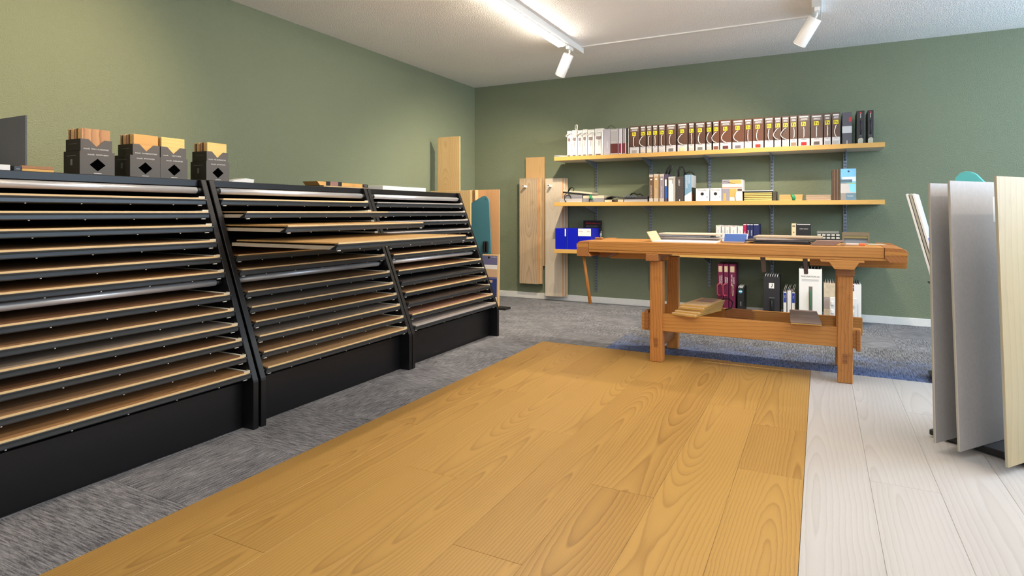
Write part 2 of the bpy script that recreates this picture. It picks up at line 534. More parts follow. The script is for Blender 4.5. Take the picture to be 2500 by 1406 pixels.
fo = floor_piece('floor_golden_wood', 'golden ash plank floor laid in front of the workbench')
W = (WX1 - WX0) / 8
joints = {7: [-3.443, -4.007, -5.6], 6: [-3.22, -5.05], 5: [-4.415, -6.3], 4: [-2.95, -5.0], 3: [-3.986, -5.9], 2: [-4.602, -3.0], 1: [-3.5, -5.3], 0: [-4.2, -6.1]}
for i in range(8):
    js = sorted([EDGE_Y] + joints[i] + [-7.6, -9.0], reverse=True)
    for a, b_ in zip(js[:-1], js[1:]):
        plank(fo, floor_oak, WX0 + i * W, WX0 + (i + 1) * W, b_, a)
fw = floor_piece('floor_whitewashed_wood', 'whitewashed larch plank floor right of the golden planks')
wj = [[-4.9], [-3.9, -6.4], [-2.9, -5.2], [-4.4], [-3.3, -5.8]]
for i in range(14):
    x0 = WX1 + 0.0008 + i * 0.224
    js = sorted([EDGE_Y + 0.0] + wj[i % 5] + [-7.6, -9.0], reverse=True)
    for a, b_ in zip(js[:-1], js[1:]):
        plank(fw, floor_white, x0, min(x0 + 0.224, ROOM_X), b_, a)
strip = link('edge_strip', MB().box(3.0, 3.36, EDGE_Y, EDGE_Y + 0.03, -0.004, 0.009).mesh('edge_strip', 0.003), wood('edge_strip_oak', S(196, 160, 112), S(150, 112, 66), 'X', 50, 0.3), fo)


# ------------------------------------------------------------------ ceiling lamps on tracks
lamp_white = plain('lamp_white', S(238, 236, 232), 0.4, var=0.01)


def track(label, x, yend, tubes, spots, hang=0.0):
    t = T('track_light', label, 'ceiling lamp', (x, yend, CEIL), group='white ceiling tracks with lamps')
    t.box('rail', lamp_white, x - 0.035, x + 0.035, -8.6, yend, CEIL - 0.055, CEIL, bevel=0.003)
    for (a, b_) in tubes:
        hs = t.box('tube_holder', lamp_white, x - 0.05, x + 0.02, a - 0.03, b_ + 0.05, CEIL - 0.07, CEIL - 0.055)
        t.box('led_tube', tube_on, x - 0.048, x + 0.018, a, b_, CEIL - 0.092, CEIL - 0.07, bevel=0.009, seg=3)
    for (ys_, d, power, size, blend, col) in spots:
        p = Vector((x, ys_, CEIL - 0.105)); d = Vector(d).normalized()
        s = t.box('spot_adapter', lamp_white, x - 0.017, x + 0.017, ys_ - 0.055, ys_ + 0.055, CEIL - 0.085, CEIL - 0.055, bevel=0.003)
        a = p + Vector((0.0, 0, 0.0)); c0 = a + d * 0.02; c1 = a + d * 0.235
        body = t.mb('spotlight', MB().tube([c0, c0 + d * 0.004, c1 - d * 0.004, c1], [0.044, 0.049, 0.049, 0.047], 28), lamp_white)
        t.mb('stem', MB().tube([p + Vector((0, 0, 0.045)), p, c0 + d * 0.03], 0.008, 8), lamp_white, parent=s)
        t.mb('lens', MB().tube([c1 + d * 0.0002, c1 + d * 0.001], 0.042, 20), emissive_lens, parent=body)
        l = D.lights.new('spot_lamp', 'SPOT'); l.energy = power; l.spot_size = math.radians(size); l.spot_blend = blend
        l.color = col; l.shadow_soft_size = 0.02
        lo = D.objects.new('spot_lamp', l); COL.objects.link(lo)
        lo.location = c1 + d * 0.012 - Vector(t.off)
        lo.rotation_euler = d.to_track_quat('-Z', 'Y').to_euler()
        lo.parent = t.o
    return t


emissive_lens = emissive('lit_spot_lens', (1.0, 0.88, 0.68, 1), 4.0)
WARM = (1.0, 0.75, 0.47)
WARM2 = (1.0, 0.86, 0.66)
DS = (-0.52, 0.24, -0.82)
track('white ceiling track with glowing tube ending near the back wall', 1.85, -1.12,
      [(-2.95, -1.56), (-4.45, -3.05)],
      [(-1.40, DS, 100, 125, 0.7, WARM2), (-4.75, (-0.85, -0.05, -0.40), 110, 80, 1.0, WARM), (-6.4, (-0.6, 0.2, -0.8), 50, 100, 0.9, WARM)])
track('white ceiling track with single spotlight above the workbench', 3.885, -1.22,
      [(-3.5, -2.1), (-6.9, -5.5)],  # first tube is an unseen extra, added to brighten bench and ceiling
      [(-1.52, DS, 120, 135, 0.7, WARM2), (-4.6, (-0.5, 0.2, -0.85), 45, 110, 0.8, WARM2)])
track('white ceiling track over the right side of the room', 5.9, -1.2,
      [(-3.4, -2.0), (-5.6, -4.2)],  # first tube is added out of view for more light from the right
      [(-4.0, (-0.62, 0.3, -0.72), 32, 100, 0.7, WARM2)])
one('cable_duct', MB().box(1.885, 3.85, -1.195, -1.165, CEIL - 0.012, CEIL), lamp_white,
    'thin white cable duct on the ceiling between the two lamp tracks', 'cable duct', loc=(2.87, -1.18, CEIL - 0.006), bevel=0.002)


# ------------------------------------------------------------------ the three tray racks
RL = 1.204
PROF = [(0.34, 0.0), (1.505, 0.0), (1.505, 0.225), (1.503, 0.236), (1.498, 0.247), (1.118, 1.205), (0.34, 1.205)]
TZ = [1.100, 1.033, 0.965, 0.889, 0.813, 0.741, 0.633, 0.558, 0.488, 0.418, 0.343, 0.270]
TD = 0.72
HW = RL / 2 - 0.03 - 0.012


def fx(z):
    return 1.175 + (1.100 - z) * 0.395


rack_m = {}


def rmesh(key, mb, bevel=0.0, seg=1):
    if key not in rack_m:
        rack_m[key] = mb.mesh(key, bevel, seg)
    return rack_m[key]


woodcols = {
    'honey': (S(206, 162, 102), S(150, 106, 60)), 'walnut': (S(126, 92, 66), S(76, 50, 34)), 'brown': (S(156, 122, 90), S(106, 76, 52)),
    'grey': (S(166, 150, 134), S(124, 108, 94)), 'tan': (S(194, 158, 116), S(146, 108, 74)), 'dark': (S(76, 64, 56), S(44, 36, 32)),
    'rose': (S(170, 130, 108), S(124, 88, 70)), 'ash': (S(178, 170, 166), S(138, 130, 128)), 'pale': (S(214, 182, 132), S(178, 140, 90)),
    'charcoal': (S(66, 62, 60), S(40, 38, 38)), 'mid': (S(172, 130, 88), S(120, 82, 52))}


def board_mat(k):
    return wood('sample_' + k, woodcols[k][0], woodcols[k][1], 'Y', 70, 0.55, 0.4, 0.2, 0.06, lf=1.2)


def rack(label, yc, boards, pulls):
    X0 = 0.9
    t = T('sample_tray_rack', label, 'display rack', (X0, yc, 0), local=True)

    def add(name, me, mat, parent=None, loc=(0, 0, 0)):
        return link(name, me, mat, parent or t.o, loc)
    prof = [(a - X0, b_) for a, b_ in PROF]
    sp = rmesh('side_panel', MB().prism(prof, 'Y', -0.015, 0.015), 0.0025)
    for s in (-1, 1):
        add('side_panel', sp, black_lam, None, (0, s * (RL / 2 - 0.015), 0))
    hi = RL / 2 - 0.03
    add('top_board', rmesh('top_board', MB().box(0.34 - X0, 1.098 - X0, -hi, hi, 1.170, 1.204), 0.002), black_lam)
    add('back_board', rmesh('back_board', MB().box(0.34 - X0, 0.352 - X0, -hi, hi, 0, 1.17)), black_in)
    add('plinth', rmesh('plinth', MB().box(0.352 - X0, 1.430 - X0, -hi, hi, 0, 0.22), 0.0015), black_lam)
    for (px, pz) in ((1.118, 1.150), (1.262, 0.695)):
        hr = add('handrail', rmesh('handrail', MB().tube([(0, -hi + 0.028, 0), (0, hi - 0.028, 0)], 0.0165, 20)), alu, None, (px - X0, 0, pz))
        for s in (-1, 1):
            add('end_sleeve', rmesh('end_sleeve', MB().tube([(0, -0.014, 0), (0, 0.014, 0)], 0.0145, 16)), black_plastic, hr, (0, s * (hi - 0.014), 0))
    body = rmesh('tray', MB().box(-TD, -0.012, -HW, HW, -0.021, -0.004))
    prof_m = rmesh('front_profile', MB().prism([(0, 0.003), (-0.001, 0.0045), (-0.016, 0.0045), (-0.016, -0.003), (-0.010, -0.004), (-0.010, -0.019), (-0.013, -0.023), (-0.05, -0.023), (-0.05, -0.021), (-0.0119, -0.021), (-0.0119, -0.003), (-0.002, -0.003)], 'Y', -HW - 0.006, HW + 0.006))
    br = MB(); br.prism([(0.0, 0.0), (-0.004, -0.036), (-0.012, -0.036), (-0.012, -0.012), (-0.03, -0.008), (-0.03, 0.0)], 'Z', 0.0045, 0.0185)
    br = MB().box(-0.026, -0.006, -0.034, 0.0, 0.0046, 0.007).box(-0.009, -0.006, -0.034, 0, 0.0046, 0.0190).box(-0.03, -0.006, -0.003, 0, 0.0046, 0.0190)
    brk = rmesh('corner_bracket', br, 0.0006)
    rod = rmesh('slide_rod', MB().tube([(-TD + 0.02, 0, 0.0115), (-0.03, 0, 0.0115)], 0.0035, 8))
    clip = rmesh('clip', MB().tube([(-0.016, 0, -0.023), (-0.016, 0, -0.026)], 0.0032, 8))
    eye = rmesh('hinge', MB().tube([(-0.018, -0.010, -0.025), (-0.018, 0.010, -0.025)], 0.0035, 8))
    bm_ = rmesh('sample_board', MB().box(-TD + 0.03, -0.0065, -HW + 0.004, HW - 0.012, 0.0046, 0.0115), 0.001)
    eb = rmesh('edge_band', MB().box(-0.0064, -0.004, -HW + 0.004, HW - 0.012, 0.0046, 0.0122))
    for i, z in enumerate(TZ):
        pull = pulls.get(i, 0.0)
        tr = add('tray', body, mdf, None, (fx(z) - X0 + pull, 0, z))
        if pull:
            tr['label'] = 'sample tray slid out of the rack'
        add('front_profile', prof_m, dark_profile, tr)
        add('edge_band', eb, board_mat(boards[i]) if boards[i] in ('dark', 'charcoal', 'ash') else edge_m, tr)
        if not bm_.materials:
            bm_.materials.append(mdf)
        o = D.objects.new('sample_board', bm_); COL.objects.link(o); o.parent = tr
        o.material_slots[0].link = 'OBJECT'; o.material_slots[0].material = board_mat(boards[i])
        sr = add('slide_rod', rod, bracket_m, None, (fx(z) - X0, HW - 0.004, z + (0.004 if pull else 0)))
        add('corner_bracket', brk, bracket_m, sr, (0, 0.004, 0))
        for s in (-1, 1):
            add('hinge', eye, clip_m, tr, (0, s * (HW - 0.02), 0))
        for c in (-0.4, -0.2, 0.0, 0.2, 0.4):
            add('clip', clip, clip_m, tr, (0, c, 0))
    return t


rack('black tray rack nearest the camera, under the dark sample boxes', -5.159,
     ['tan', 'honey', 'honey', 'tan', 'brown', 'mid', 'walnut', 'brown', 'grey', 'walnut', 'brown', 'mid'], {})
rack('middle black tray rack with three trays slid out', -3.940,
     ['pale', 'tan', 'honey', 'honey', 'mid', 'tan', 'brown', 'grey', 'mid', 'grey', 'brown', 'tan'], {1: 0.15, 2: 0.41, 3: 0.70})
rack('black tray rack farthest from the camera, near the room corner', -2.729,
     ['ash', 'ash', 'ash', 'ash', 'brown', 'walnut', 'walnut', 'charcoal', 'brown', 'dark', 'rose', 'ash'], {})
RT = 1.205   # rack top


# ------------------------------------------------------------------ sample boxes on the racks
def lower_box(word, sub, y0, wid, label):
    x1 = 1.0; x0 = 0.868; y1 = y0 + wid; z0 = RT; z1 = RT + 0.108
    t = T('sample_box', label, 'box', (0.934, (y0 + y1) / 2, z0), group='dark lower sample boxes on the racks')
    b = t.box('carton', dark_board, x0, x1 - 0.002, y0, y1, z0, z1, bevel=0.001)
    cy = (y0 + y1) / 2; cz = (z0 + z1) / 2 - 0.006
    # front sheet with a diamond-shaped window
    r = 0.034; rz = 0.029
    m = MB(); yy = [y0, cy, y1]
    out = [(y0, z0), (y1, z0), (y1, z1), (y0, z1)]
    dia = [(cy, cz - rz), (cy + r, cz), (cy, cz + rz), (cy - r, cz)]
    n = 0
    for q in ((out[0], out[1], dia[1], dia[0]), (out[1], out[2], dia[2], dia[1]), (out[2], out[3], dia[3], dia[2]), (out[3], out[0], dia[0], dia[3])):
        m.prism(list(q), 'X', x1 - 0.002, x1)
    t.mb('front_sheet', m, grey_board)
    t.box('window_shade_sheet', plain('window_shade_black', S(3, 3, 3), 1.0, spec=0.0), x1 - 0.0019, x1 - 0.0015, cy - r, cy + r, cz - rz, cz + rz)  # black sheet paints the shade inside the open diamond hole
    t.text('brand_print', 'mook', white_p, (x1 + 0.0005, cy - 0.028, z1 - 0.014), 0.010, '+X', width=0.028)
    t.text('name_print', word, white_p, (x1 + 0.0005, cy + 0.019, z1 - 0.0145), 0.0085, '+X', width=0.052)
    t.box('footer_print', white_p, x1, x1 + 0.0005, cy - 0.016, cy + 0.016, z0 + 0.0095, z0 + 0.0115)
    t.box('side_stamp', grey_ink, x1 - 0.075, x1 - 0.06, y0 - 0.0005, y0, z0 + 0.045, z0 + 0.072)
    t.box('side_print', grey_ink, x1 - 0.105, x1 - 0.03, y0 - 0.0005, y0, z0 + 0.086, z0 + 0.088)
    return z1


def upper_box(word, y0, wid, zb, mats, label, nl):
    x1 = 0.996; x0 = 0.876; y1 = y0 + wid; z1 = zb + 0.054
    t = T('sample_box', label, 'box', (0.936, (y0 + y1) / 2, zb), group='notched upper sample boxes on the racks')
    cy = (y0 + y1) / 2
    k = MB()
    k.box(x0, x1 - 0.002, y0, y0 + 0.002, zb, z1).box(x0, x1 - 0.002, y1 - 0.002, y1, zb, z1).box(x0, x0 + 0.002, y0, y1, zb, z1).box(x0, x1 - 0.002, y0, y1, zb, zb + 0.002)
    t.mb('carton', k, dark_board)
    t.mb('front_sheet', MB().prism([(y0, zb), (y1, zb), (y1, z1), (cy + 0.034, z1), (cy, z1 - 0.033), (cy - 0.034, z1), (y0, z1)], 'X', x1 - 0.002, x1), grey_board)
    t.text('brand_print', 'mook', white_p, (x1 + 0.0005, cy - 0.042, zb + 0.0115), 0.010, '+X', width=0.026)
    t.text('name_print', word, white_p, (x1 + 0.0005, cy + 0.014, zb + 0.011), 0.0085, '+X', width=0.074 if len(word) > 9 else 0.05)
    t.box('side_print', grey_ink, x1 - 0.09, x1 - 0.03, y0 - 0.0005, y0, zb + 0.032, zb + 0.0335)
    # sample chips standing in it
    n = 10
    for i in range(n):
        a = x1 - 0.004 - i * 0.0112
        mt = mats[0] if i == 0 else mats[1 + (i % (len(mats) - 1))]
        top = zb + 0.102 - (i % 3) * 0.0012
        o = one('sample_chip', MB().box(a - 0.0085, a, y0 + 0.006, y1 - 0.006, zb + 0.003, top), mt,
                ('front' if i == 0 else ORD[i] if i < n - 1 else 'rearmost') + ' wooden sample chip in the ' + nl + ' box', 'sample chip',
                'sample chips in the notched boxes', 0.0012, loc=(a - 0.004, cy, zb + 0.003))


chip_mats = [oak_y, oak_dark_y, wood('chip_pale', S(214, 184, 140), S(178, 140, 96), 'Y', 60, 0.3), oak_y, wood('chip_dark', S(74, 50, 34), S(46, 28, 18), 'Y', 60, 0.3), wood('chip_tan', S(188, 146, 100), S(150, 106, 66), 'Y', 60, 0.3)]
chip_z = wood('chip_mosaic', S(206, 156, 106), S(138, 88, 52), 'Z', 30, 0.7, 0.5, 0.2, 0.05, hmax=0.03, across='Y')
chip_yel = wood('chip_yellow', S(236, 200, 122), S(206, 160, 84), 'Y', 50, 0.4, 0.5, 0.12, 0.05, across='Z')
chip_or = wood('chip_orange', S(220, 168, 96), S(186, 128, 62), 'Y', 80, 0.4, 0.5, 0.15, 0.05, across='Z')
LB = [('NORTHERN', -5.084, 0.147, 'lower dark carton with diamond window, leftmost on the racks'),
      ('POWER', -4.867, 0.145, 'lower dark carton with diamond window, second from the left'),
      ('ORIGINE', -4.7205, 0.1435, 'lower dark carton with diamond window, third from the left'),
      ('JACKSON', -4.470, 0.139, 'lower dark carton with diamond window, rightmost, over the rack joint')]
UB = [('WALL CLADDINGS', -5.079, 0.133, [chip_z] + chip_mats[1:], 'notched grey carton lettered wall claddings with patchwork chips', 'wall claddings'),
      ('COMBINATIONS', -4.852, 0.131, [chip_or] + chip_mats[1:], 'notched grey carton lettered combinations with orange oak chips', 'combinations'),
      ('TEXTURES', -4.716, 0.134, [chip_yel] + chip_mats[1:], 'notched grey carton lettered textures with yellow oak chips', 'textures'),
      ('THE ALTERNATIVES', -4.465, 0.129, [chip_yel] + chip_mats[1:], 'notched grey carton lettered the alternatives, rightmost on the racks', 'alternatives')]
for (wd, y0, wid, lb), u in zip(LB, UB):
    z = lower_box(wd, '', y0, wid, lb)
    upper_box(u[0], u[1], u[2], z, u[3], u[4], u[5])

one('grey_folder', MB().box(0.60, 0.995, -5.287, -5.280, RT, RT + 0.235), plain('slate_grey_board', S(86, 88, 94), 0.6),
    'slate grey board standing upright on the nearest rack', 'board', loc=(0.8, -5.283, RT), bevel=0.001)
one('white_carton', MB().box(0.86, 1.0, -5.50, -5.340, RT, RT + 0.026), card_white, 'flat white carton at the left picture edge on the nearest rack', 'carton', loc=(0.93, -5.42, RT), bevel=0.001)
t = T('wood_sample_pack', 'small pack of two brown wood samples beside the grey board', 'wood samples', (0.96, -5.24, RT))
t.box('lower_sample', oak_y, 0.90, 1.0, -5.299, -5.185, RT, RT + 0.014, bevel=0.001)
t.box('upper_sample', oak_dark_y, 0.90, 0.999, -5.300, -5.186, RT + 0.0142, RT + 0.027, bevel=0.001)
t.box('black_end', black_card, 0.905, 0.995, -5.325, -5.301, RT, RT + 0.025, bevel=0.001)
t.text('end_print', 'mook', white_p, (0.9955, -5.312, RT + 0.012), 0.006, '+X', width=0.012)
m = MB(); m.prism([(-4.325, RT), (-4.17, RT), (-4.165, RT + 0.024), (-4.22, RT + 0.028), (-4.30, RT + 0.012)], 'X', 0.90, 0.998)
one('crumpled_paper', m, paper, 'loose white paper lying right of the last dark box', 'paper', loc=(0.95, -4.24, RT))
t = T('wood_sample_pack', 'tied pack of two oak samples on the middle rack', 'wood samples', (0.95, -3.43, RT))
t.box('lower_sample', chip_mats[2], 0.86, 1.0, -3.62, -3.19, RT, RT + 0.012, bevel=0.001)
t.mb('upper_sample', MB().prism([(-3.655, RT + 0.0125), (-3.20, RT + 0.0125), (-3.185, RT + 0.034), (-3.68, RT + 0.038)], 'X', 0.87, 1.0), chip_or)
t.box('mauve_wrapper', plain('mauve_paper', S(150, 110, 100), 0.5), 0.868, 1.002, -3.56, -3.49, RT + 0.012, RT + 0.040)
for a in (-3.60, -3.49):
    t.box('black_band', black_card, 0.867, 1.0025, a, a + 0.035, RT + 0.0121, RT + 0.0395)
t.box('black_end', black_card, 0.869, 1.003, -3.245, -3.19, RT + 0.012, RT + 0.034)
t.text('end_print', 'mook', white_p, (1.0035, -3.215, RT + 0.024), 0.01, '+X', width=0.03)
one('white_carton', MB().box(0.62, 1.0, -3.02, -2.47, RT, RT + 0.034), card_white, 'flat white carton lying on the farthest rack', 'carton', loc=(0.8, -2.74, RT), bevel=0.002)

# ------------------------------------------------------------------ stand with boards in the room corner
one('oak_sample_board', MB().box(-0.145, 0.145, -0.007, 0.007, 0, 1.87), oak_z, 'tall narrow oak board rising above the rack by the corner', 'sample board',
    loc=(0.265, -1.0, 0.0), local=True, bevel=0.003, seg=2)
one('oak_sample_board', MB().box(-0.26, 0.26, -0.006, 0.006, 0, 1.272), oak_z, 'wide light oak board in front of the tall narrow one', 'sample board',
    loc=(0.35, -1.1, 0.0), local=True, bevel=0.003)
for i in range(4):
    one('oak_sample_board', MB().box(-0.006, 0.006, -0.03, 0.03, 0, 1.29), [oak_z2, oak_z, oak_dark_y, oak_z][i], ORD[i] + ' thin board seen edge-on beside the wide rosy oak panel', 'sample board',
        'edge-on boards in the corner stand', loc=(0.40 + i * 0.022, -0.745, 0.0), local=True)
one('oak_sample_board', MB().box(-0.145, 0.145, -0.006, 0.006, 0, 1.292), oak_z2, 'rosy oak panel with rounded corners behind the teal board', 'sample board',
    loc=(0.592, -0.70, 0.0), local=True, bevel=0.004, seg=2)
t = T('display_stand', 'teal display stand with rounded top in the far corner', 'display stand', (0.55, -0.79, 0), local=True)
t.mb('teal_board', MB().prism([(-0.20, 0.03), (0.16, 0.03), (0.132, 0.60), (0.108, 1.14), (0.098, 1.185), (0.078, 1.212), (0.05, 1.222), (0.02, 1.215), (-0.02, 1.195), (-0.19, 1.105), (-0.20, 1.09)], 'Y', -0.008, 0.008), teal, bevel=0.002)
t.box('foot', black_plastic, -0.20, 0.16, -0.03, 0.012, 0.0, 0.03, bevel=0.004)
t.mb('hole', MB().tube([(0.065, -0.0085, 1.185), (0.065, -0.0081, 1.185)], 0.006, 12), ink)
for a in (0.0, 0.034):
    t.box('clamp', black_plastic, 0.045 + a, 0.068 + a, -0.034, -0.0081, 0.60, 0.72, bevel=0.003)
t = T('brochure_board', 'narrow board printed with blue and beige panels leaning in the corner stand', 'sample board', (0.72, -0.885, 0.0225), rot=(math.radians(-2.2), 0, 0), local=True)
core = t.box('board', oak_z, -0.10, 0.105, -0.010, 0.010, 0, 0.56, bevel=0.001)
yf = -0.0115
navy = plain('navy_print', S(52, 66, 124), 0.4); mauve = plain('mauve_print', S(104, 104, 140), 0.4); beige_pr = plain('beige_print', S(206, 172, 138), 0.4)
for nm, mt, z0, z1 in (('mauve_panel', mauve, 0.445, 0.545), ('photo_panel', card_white, 0.40, 0.445), ('beige_panel', beige_pr, 0.315, 0.40), ('stripe_panel', mauve, 0.295, 0.315),
                       ('navy_panel', navy, 0.10, 0.295), ('white_panel', card_white, 0.055, 0.10)):
    t.box(nm, mt, -0.098, 0.085, yf, -0.0101, z0, z1)
t.mb('dot', MB().tube([(-0.02, yf - 0.0006, 0.525), (-0.02, yf, 0.525)], 0.012, 16), ink)
t.text('heading', 'woodfloor', white_p, (0.045, yf - 0.0006, 0.532), 0.02, '-Y', width=0.07)
t.box('swatch', beige_pr, -0.05, 0.03, yf - 0.0006, yf, 0.255, 0.28)
t.box('swoosh', white_p, -0.02, 0.04, yf - 0.0006, yf, 0.155, 0.165)
t.box('swoosh', white_p, -0.015, 0.05, yf - 0.0006, yf, 0.14, 0.148)
t.box('stamp', plain('red_stamp', S(150, 70, 80), 0.5), 0.03, 0.06, yf - 0.0006, yf, 0.065, 0.09)
one('stand_foot', MB().box(0.62, 0.945, -0.955, -0.83, 0.0, 0.022), black_plastic, 'flat black foot plate under the printed board', 'foot plate', loc=(0.78, -0.93, 0), bevel=0.003)


# ------------------------------------------------------------------ sample planks hung on the back wall
def hung(x0, x1, z0, z1, mats, yf, dx, tag):
    n = len(mats)
    for i, mt in enumerate(mats):
        y = yf + i * 0.0125
        one('hung_sample_board', MB().box(x0 + i * dx, x1 + i * dx, y, y + 0.0105, z0 + (i % 2) * 0.004, z1 - (i % 2) * 0.003), mt,
            ('front' if i == 0 else ORD[i]) + ' board of the ' + tag, 'sample board', 'sample boards hung on pegs', loc=((x0 + x1) / 2 + i * dx, y + 0.005, z0), bevel=0.0012)


oak_z3 = wood('oak_plain_upright', S(204, 166, 116), S(172, 130, 84), 'Z', 45, 0.3, 0.5, 0.14, 0.05)
hung(0.685, 0.925, 0.185, 1.445, [oak_grey, oak_z2, oak_grey, oak_z, oak_grey], -0.10, 0.0105, 'grey oak stack on the back wall')
one('hung_sample_board', MB().box(0.735, 0.985, -0.034, -0.022, 0.40, 1.70), oak_z3, 'plain light oak board rising behind the grey oak stack', 'sample board', 'sample boards hung on pegs', loc=(0.86, -0.028, 0.4), bevel=0.0012)
hung(1.024, 1.238, 0.055, 1.436, [oak_pale, oak_z2, oak_pale, oak_z2, oak_pale], -0.10, 0.012, 'pale oak stack beside the wall shelves')
for x, nm in ((0.775, 'grey'), (1.10, 'pale')):
    t = T('wall_peg', 'cream peg through the %s oak stack' % nm, 'peg', (x, -0.01, 1.345))
    t.tube('pin', cord_m, [(x, -0.001, 1.335), (x, -0.185, 1.352)], 0.014, 14)
    t.tube('bore', ink, [(x, -0.1852, 1.352), (x, -0.186, 1.352)], 0.009, 12)

# ------------------------------------------------------------------ wall shelves
SZ = [1.655, 1.150, 0.628]
SX0, SX1, SD = 1.265, 4.412, 0.40
for i, nm in enumerate(('top', 'middle', 'bottom')):
    z = SZ[i]
    t = T('wall_shelf', '%s wall shelf with beech front edge' % nm, 'shelf', (2.84, -0.2, z - 0.042), group='wall shelves')
    t.box('board', shelf_white, SX0, SX1, -SD + 0.014, -0.012, z - 0.040, z, bevel=0.001)
    t.box('front_edge', shelf_edge, SX0, SX1, -SD, -SD + 0.0138, z - 0.042, z, bevel=0.0015)
for i, x in enumerate((1.624, 2.251, 2.872, 3.478, 4.118)):
    zb = (0.13, 0.2, 0.258, 0.2, 0.2)[i]
    t = T('shelf_upright', '%s grey slotted shelf upright from the left' % ORD[i], 'shelf rail', (x, -0.008, zb), group='slotted shelf uprights')
    t.box('rail', steel, x - 0.015, x + 0.015, -0.0118, -0.0008, zb, 1.64, bevel=0.001)
    m = MB(); z = zb + 0.02
    while z < 1.60:
        m.box(x - 0.009, x - 0.004, -0.0122, -0.0117, z, z + 0.018).box(x + 0.004, x + 0.009, -0.0122, -0.0117, z, z + 0.018)
        z += 0.032
    t.mb('slots', m, dark_slot, kind='stuff')
    for z in SZ:
        t.mb('bracket', MB().prism([(-0.0125, z - 0.0425), (-0.37, z - 0.0425), (-0.37, z - 0.052), (-0.0125, z - 0.125)], 'X', x - 0.003, x + 0.003), steel)

# ---- generic standing things on shelves
BF = -0.385


def std(name, label, cat, x0, x1, z, h, mat, depth=0.28, yf=-0.37, group=None, bevel=0.0015, body='body'):
    t = T(name, label, cat, ((x0 + x1) / 2, yf + depth / 2, z), group=group)
    t.body = t.box(body, mat, x0, x1, yf, yf + depth, z, z + h, bevel=bevel)
    t.x0, t.x1, t.z, t.h, t.yf = x0, x1, z, h, yf
    return t


def pr(t, name, mat, a, b_, c, d, th=0.0006, parent=None):
    """flat print on the front, a..b / c..d as fractions of width and height"""
    w_ = t.x1 - t.x0
    return t.box(name, mat, t.x0 + a * w_, t.x0 + b_ * w_, t.yf - th, t.yf, t.z + c * t.h, t.z + d * t.h, parent=parent)


def tx(t, name, s, mat, a, c, size, width=None, vert=False, th=0.0009):
    return t.text(name, s, mat, (t.x0 + a * (t.x1 - t.x0), t.yf - th, t.z + c * t.h), size, '-Y', vert=vert, width=width)


# brown sample boxes
BR = [(2.12, 2.229), (2.234, 2.294), (2.3, 2.358), (2.364, 2.419), (2.425, 2.497), (2.503, 2.606), (2.616, 2.719), (2.727, 2.786), (2.793, 2.893), (2.9, 2.952), (2.962, 3.024), (3.028, 3.139), (3.143, 3.253), (3.255, 3.325), (3.329, 3.429), (3.434, 3.516), (3.52, 3.581), (3.586, 3.649), (3.654, 3.718), (3.723, 3.824), (3.829, 3.93), (3.936, 3.994), (4.001, 4.069)]
sw_cols = [S(150, 144, 140), S(206, 190, 176), S(212, 204, 176), S(196, 190, 184), S(190, 184, 178), S(110, 106, 104), S(216, 200, 150), S(190, 186, 176), S(112, 110, 106), S(184, 180, 170), S(120, 70, 50), S(90, 40, 36),
           S(110, 100, 110), S(210, 200, 180), S(150, 44, 24), S(214, 200, 196), S(224, 214, 190), S(222, 206, 176), S(150, 122, 96), S(176, 30, 22), S(96, 84, 78), S(160, 160, 160), S(170, 168, 166)]
CT = SZ[0] + 0.0005
for i, (a, b_) in enumerate(BR):
    h = 0.286 + (i % 4) * 0.001
    t = std('brown_sample_box', 'brown sample box with yellow tag, %s from the left on the top shelf' % ORD[i], 'sample box', a + 0.001, b_ - 0.001, CT, h,
            lit_brown_box if i in (11, 12, 13, 14, 10) else brown_box, 0.30, BF, 'brown sample boxes on the top shelf', 0.002)
    wide = (b_ - a) > 0.09
    pr(t, 'bottom_label', grey_label, 0.03, 0.97, 0.004, 0.235)
    s = pr(t, 'swatch', plain('swatch_%d' % i, sw_cols[i], 0.7), 0.26 if wide else 0.15, 0.72 if wide else 0.85, 0.02, 0.12, 0.004)
    pr(t, 'label_print', grey_ink, 0.28, 0.7, 0.195, 0.21, 0.0012)
    pr(t, 'title_label', title_label, 0.08, 0.92, 0.80, 0.97)
    pr(t, 'title_print', white_p, 0.12, 0.86, 0.91, 0.95, 0.0012)
    pr(t, 'title_print', white_p, 0.25, 0.78, 0.855, 0.872, 0.0012)
    pr(t, 'title_print', white_p, 0.22, 0.80, 0.825, 0.838, 0.0012)
    c = (a + b_) / 2 - (0.004 if wide else 0.0)
    zt = CT + 0.203
    tg = t.box('yellow_tag', yellow_tag, c - 0.0195, c + 0.0195, BF - 0.0012, BF, zt - 0.019, zt + 0.019)
    t.text('tag_letter', 'h', ink, (c, BF - 0.0016, zt), 0.042, '-Y', parent=tg, width=0.024)
    bend = random.uniform(-0.01, 0.045) if i not in (0, 2) else 0.004
    pts = []
    for k in range(11):
        u = k / 10.0
        sag = math.sin(u * math.pi)
        pts.append((c + 0.004 - bend * sag * (0.7 + 0.6 * u) - (0.004 if k in (1, 9) else 0), BF - 0.001 - 0.028 * min(1, sag * 2.2), zt - 0.028 - 0.112 * u + (0.0 if k < 9 else 0.004 * (k - 8))))
    t.tube('cord_handle', cord_m, pts, 0.0035, 8)

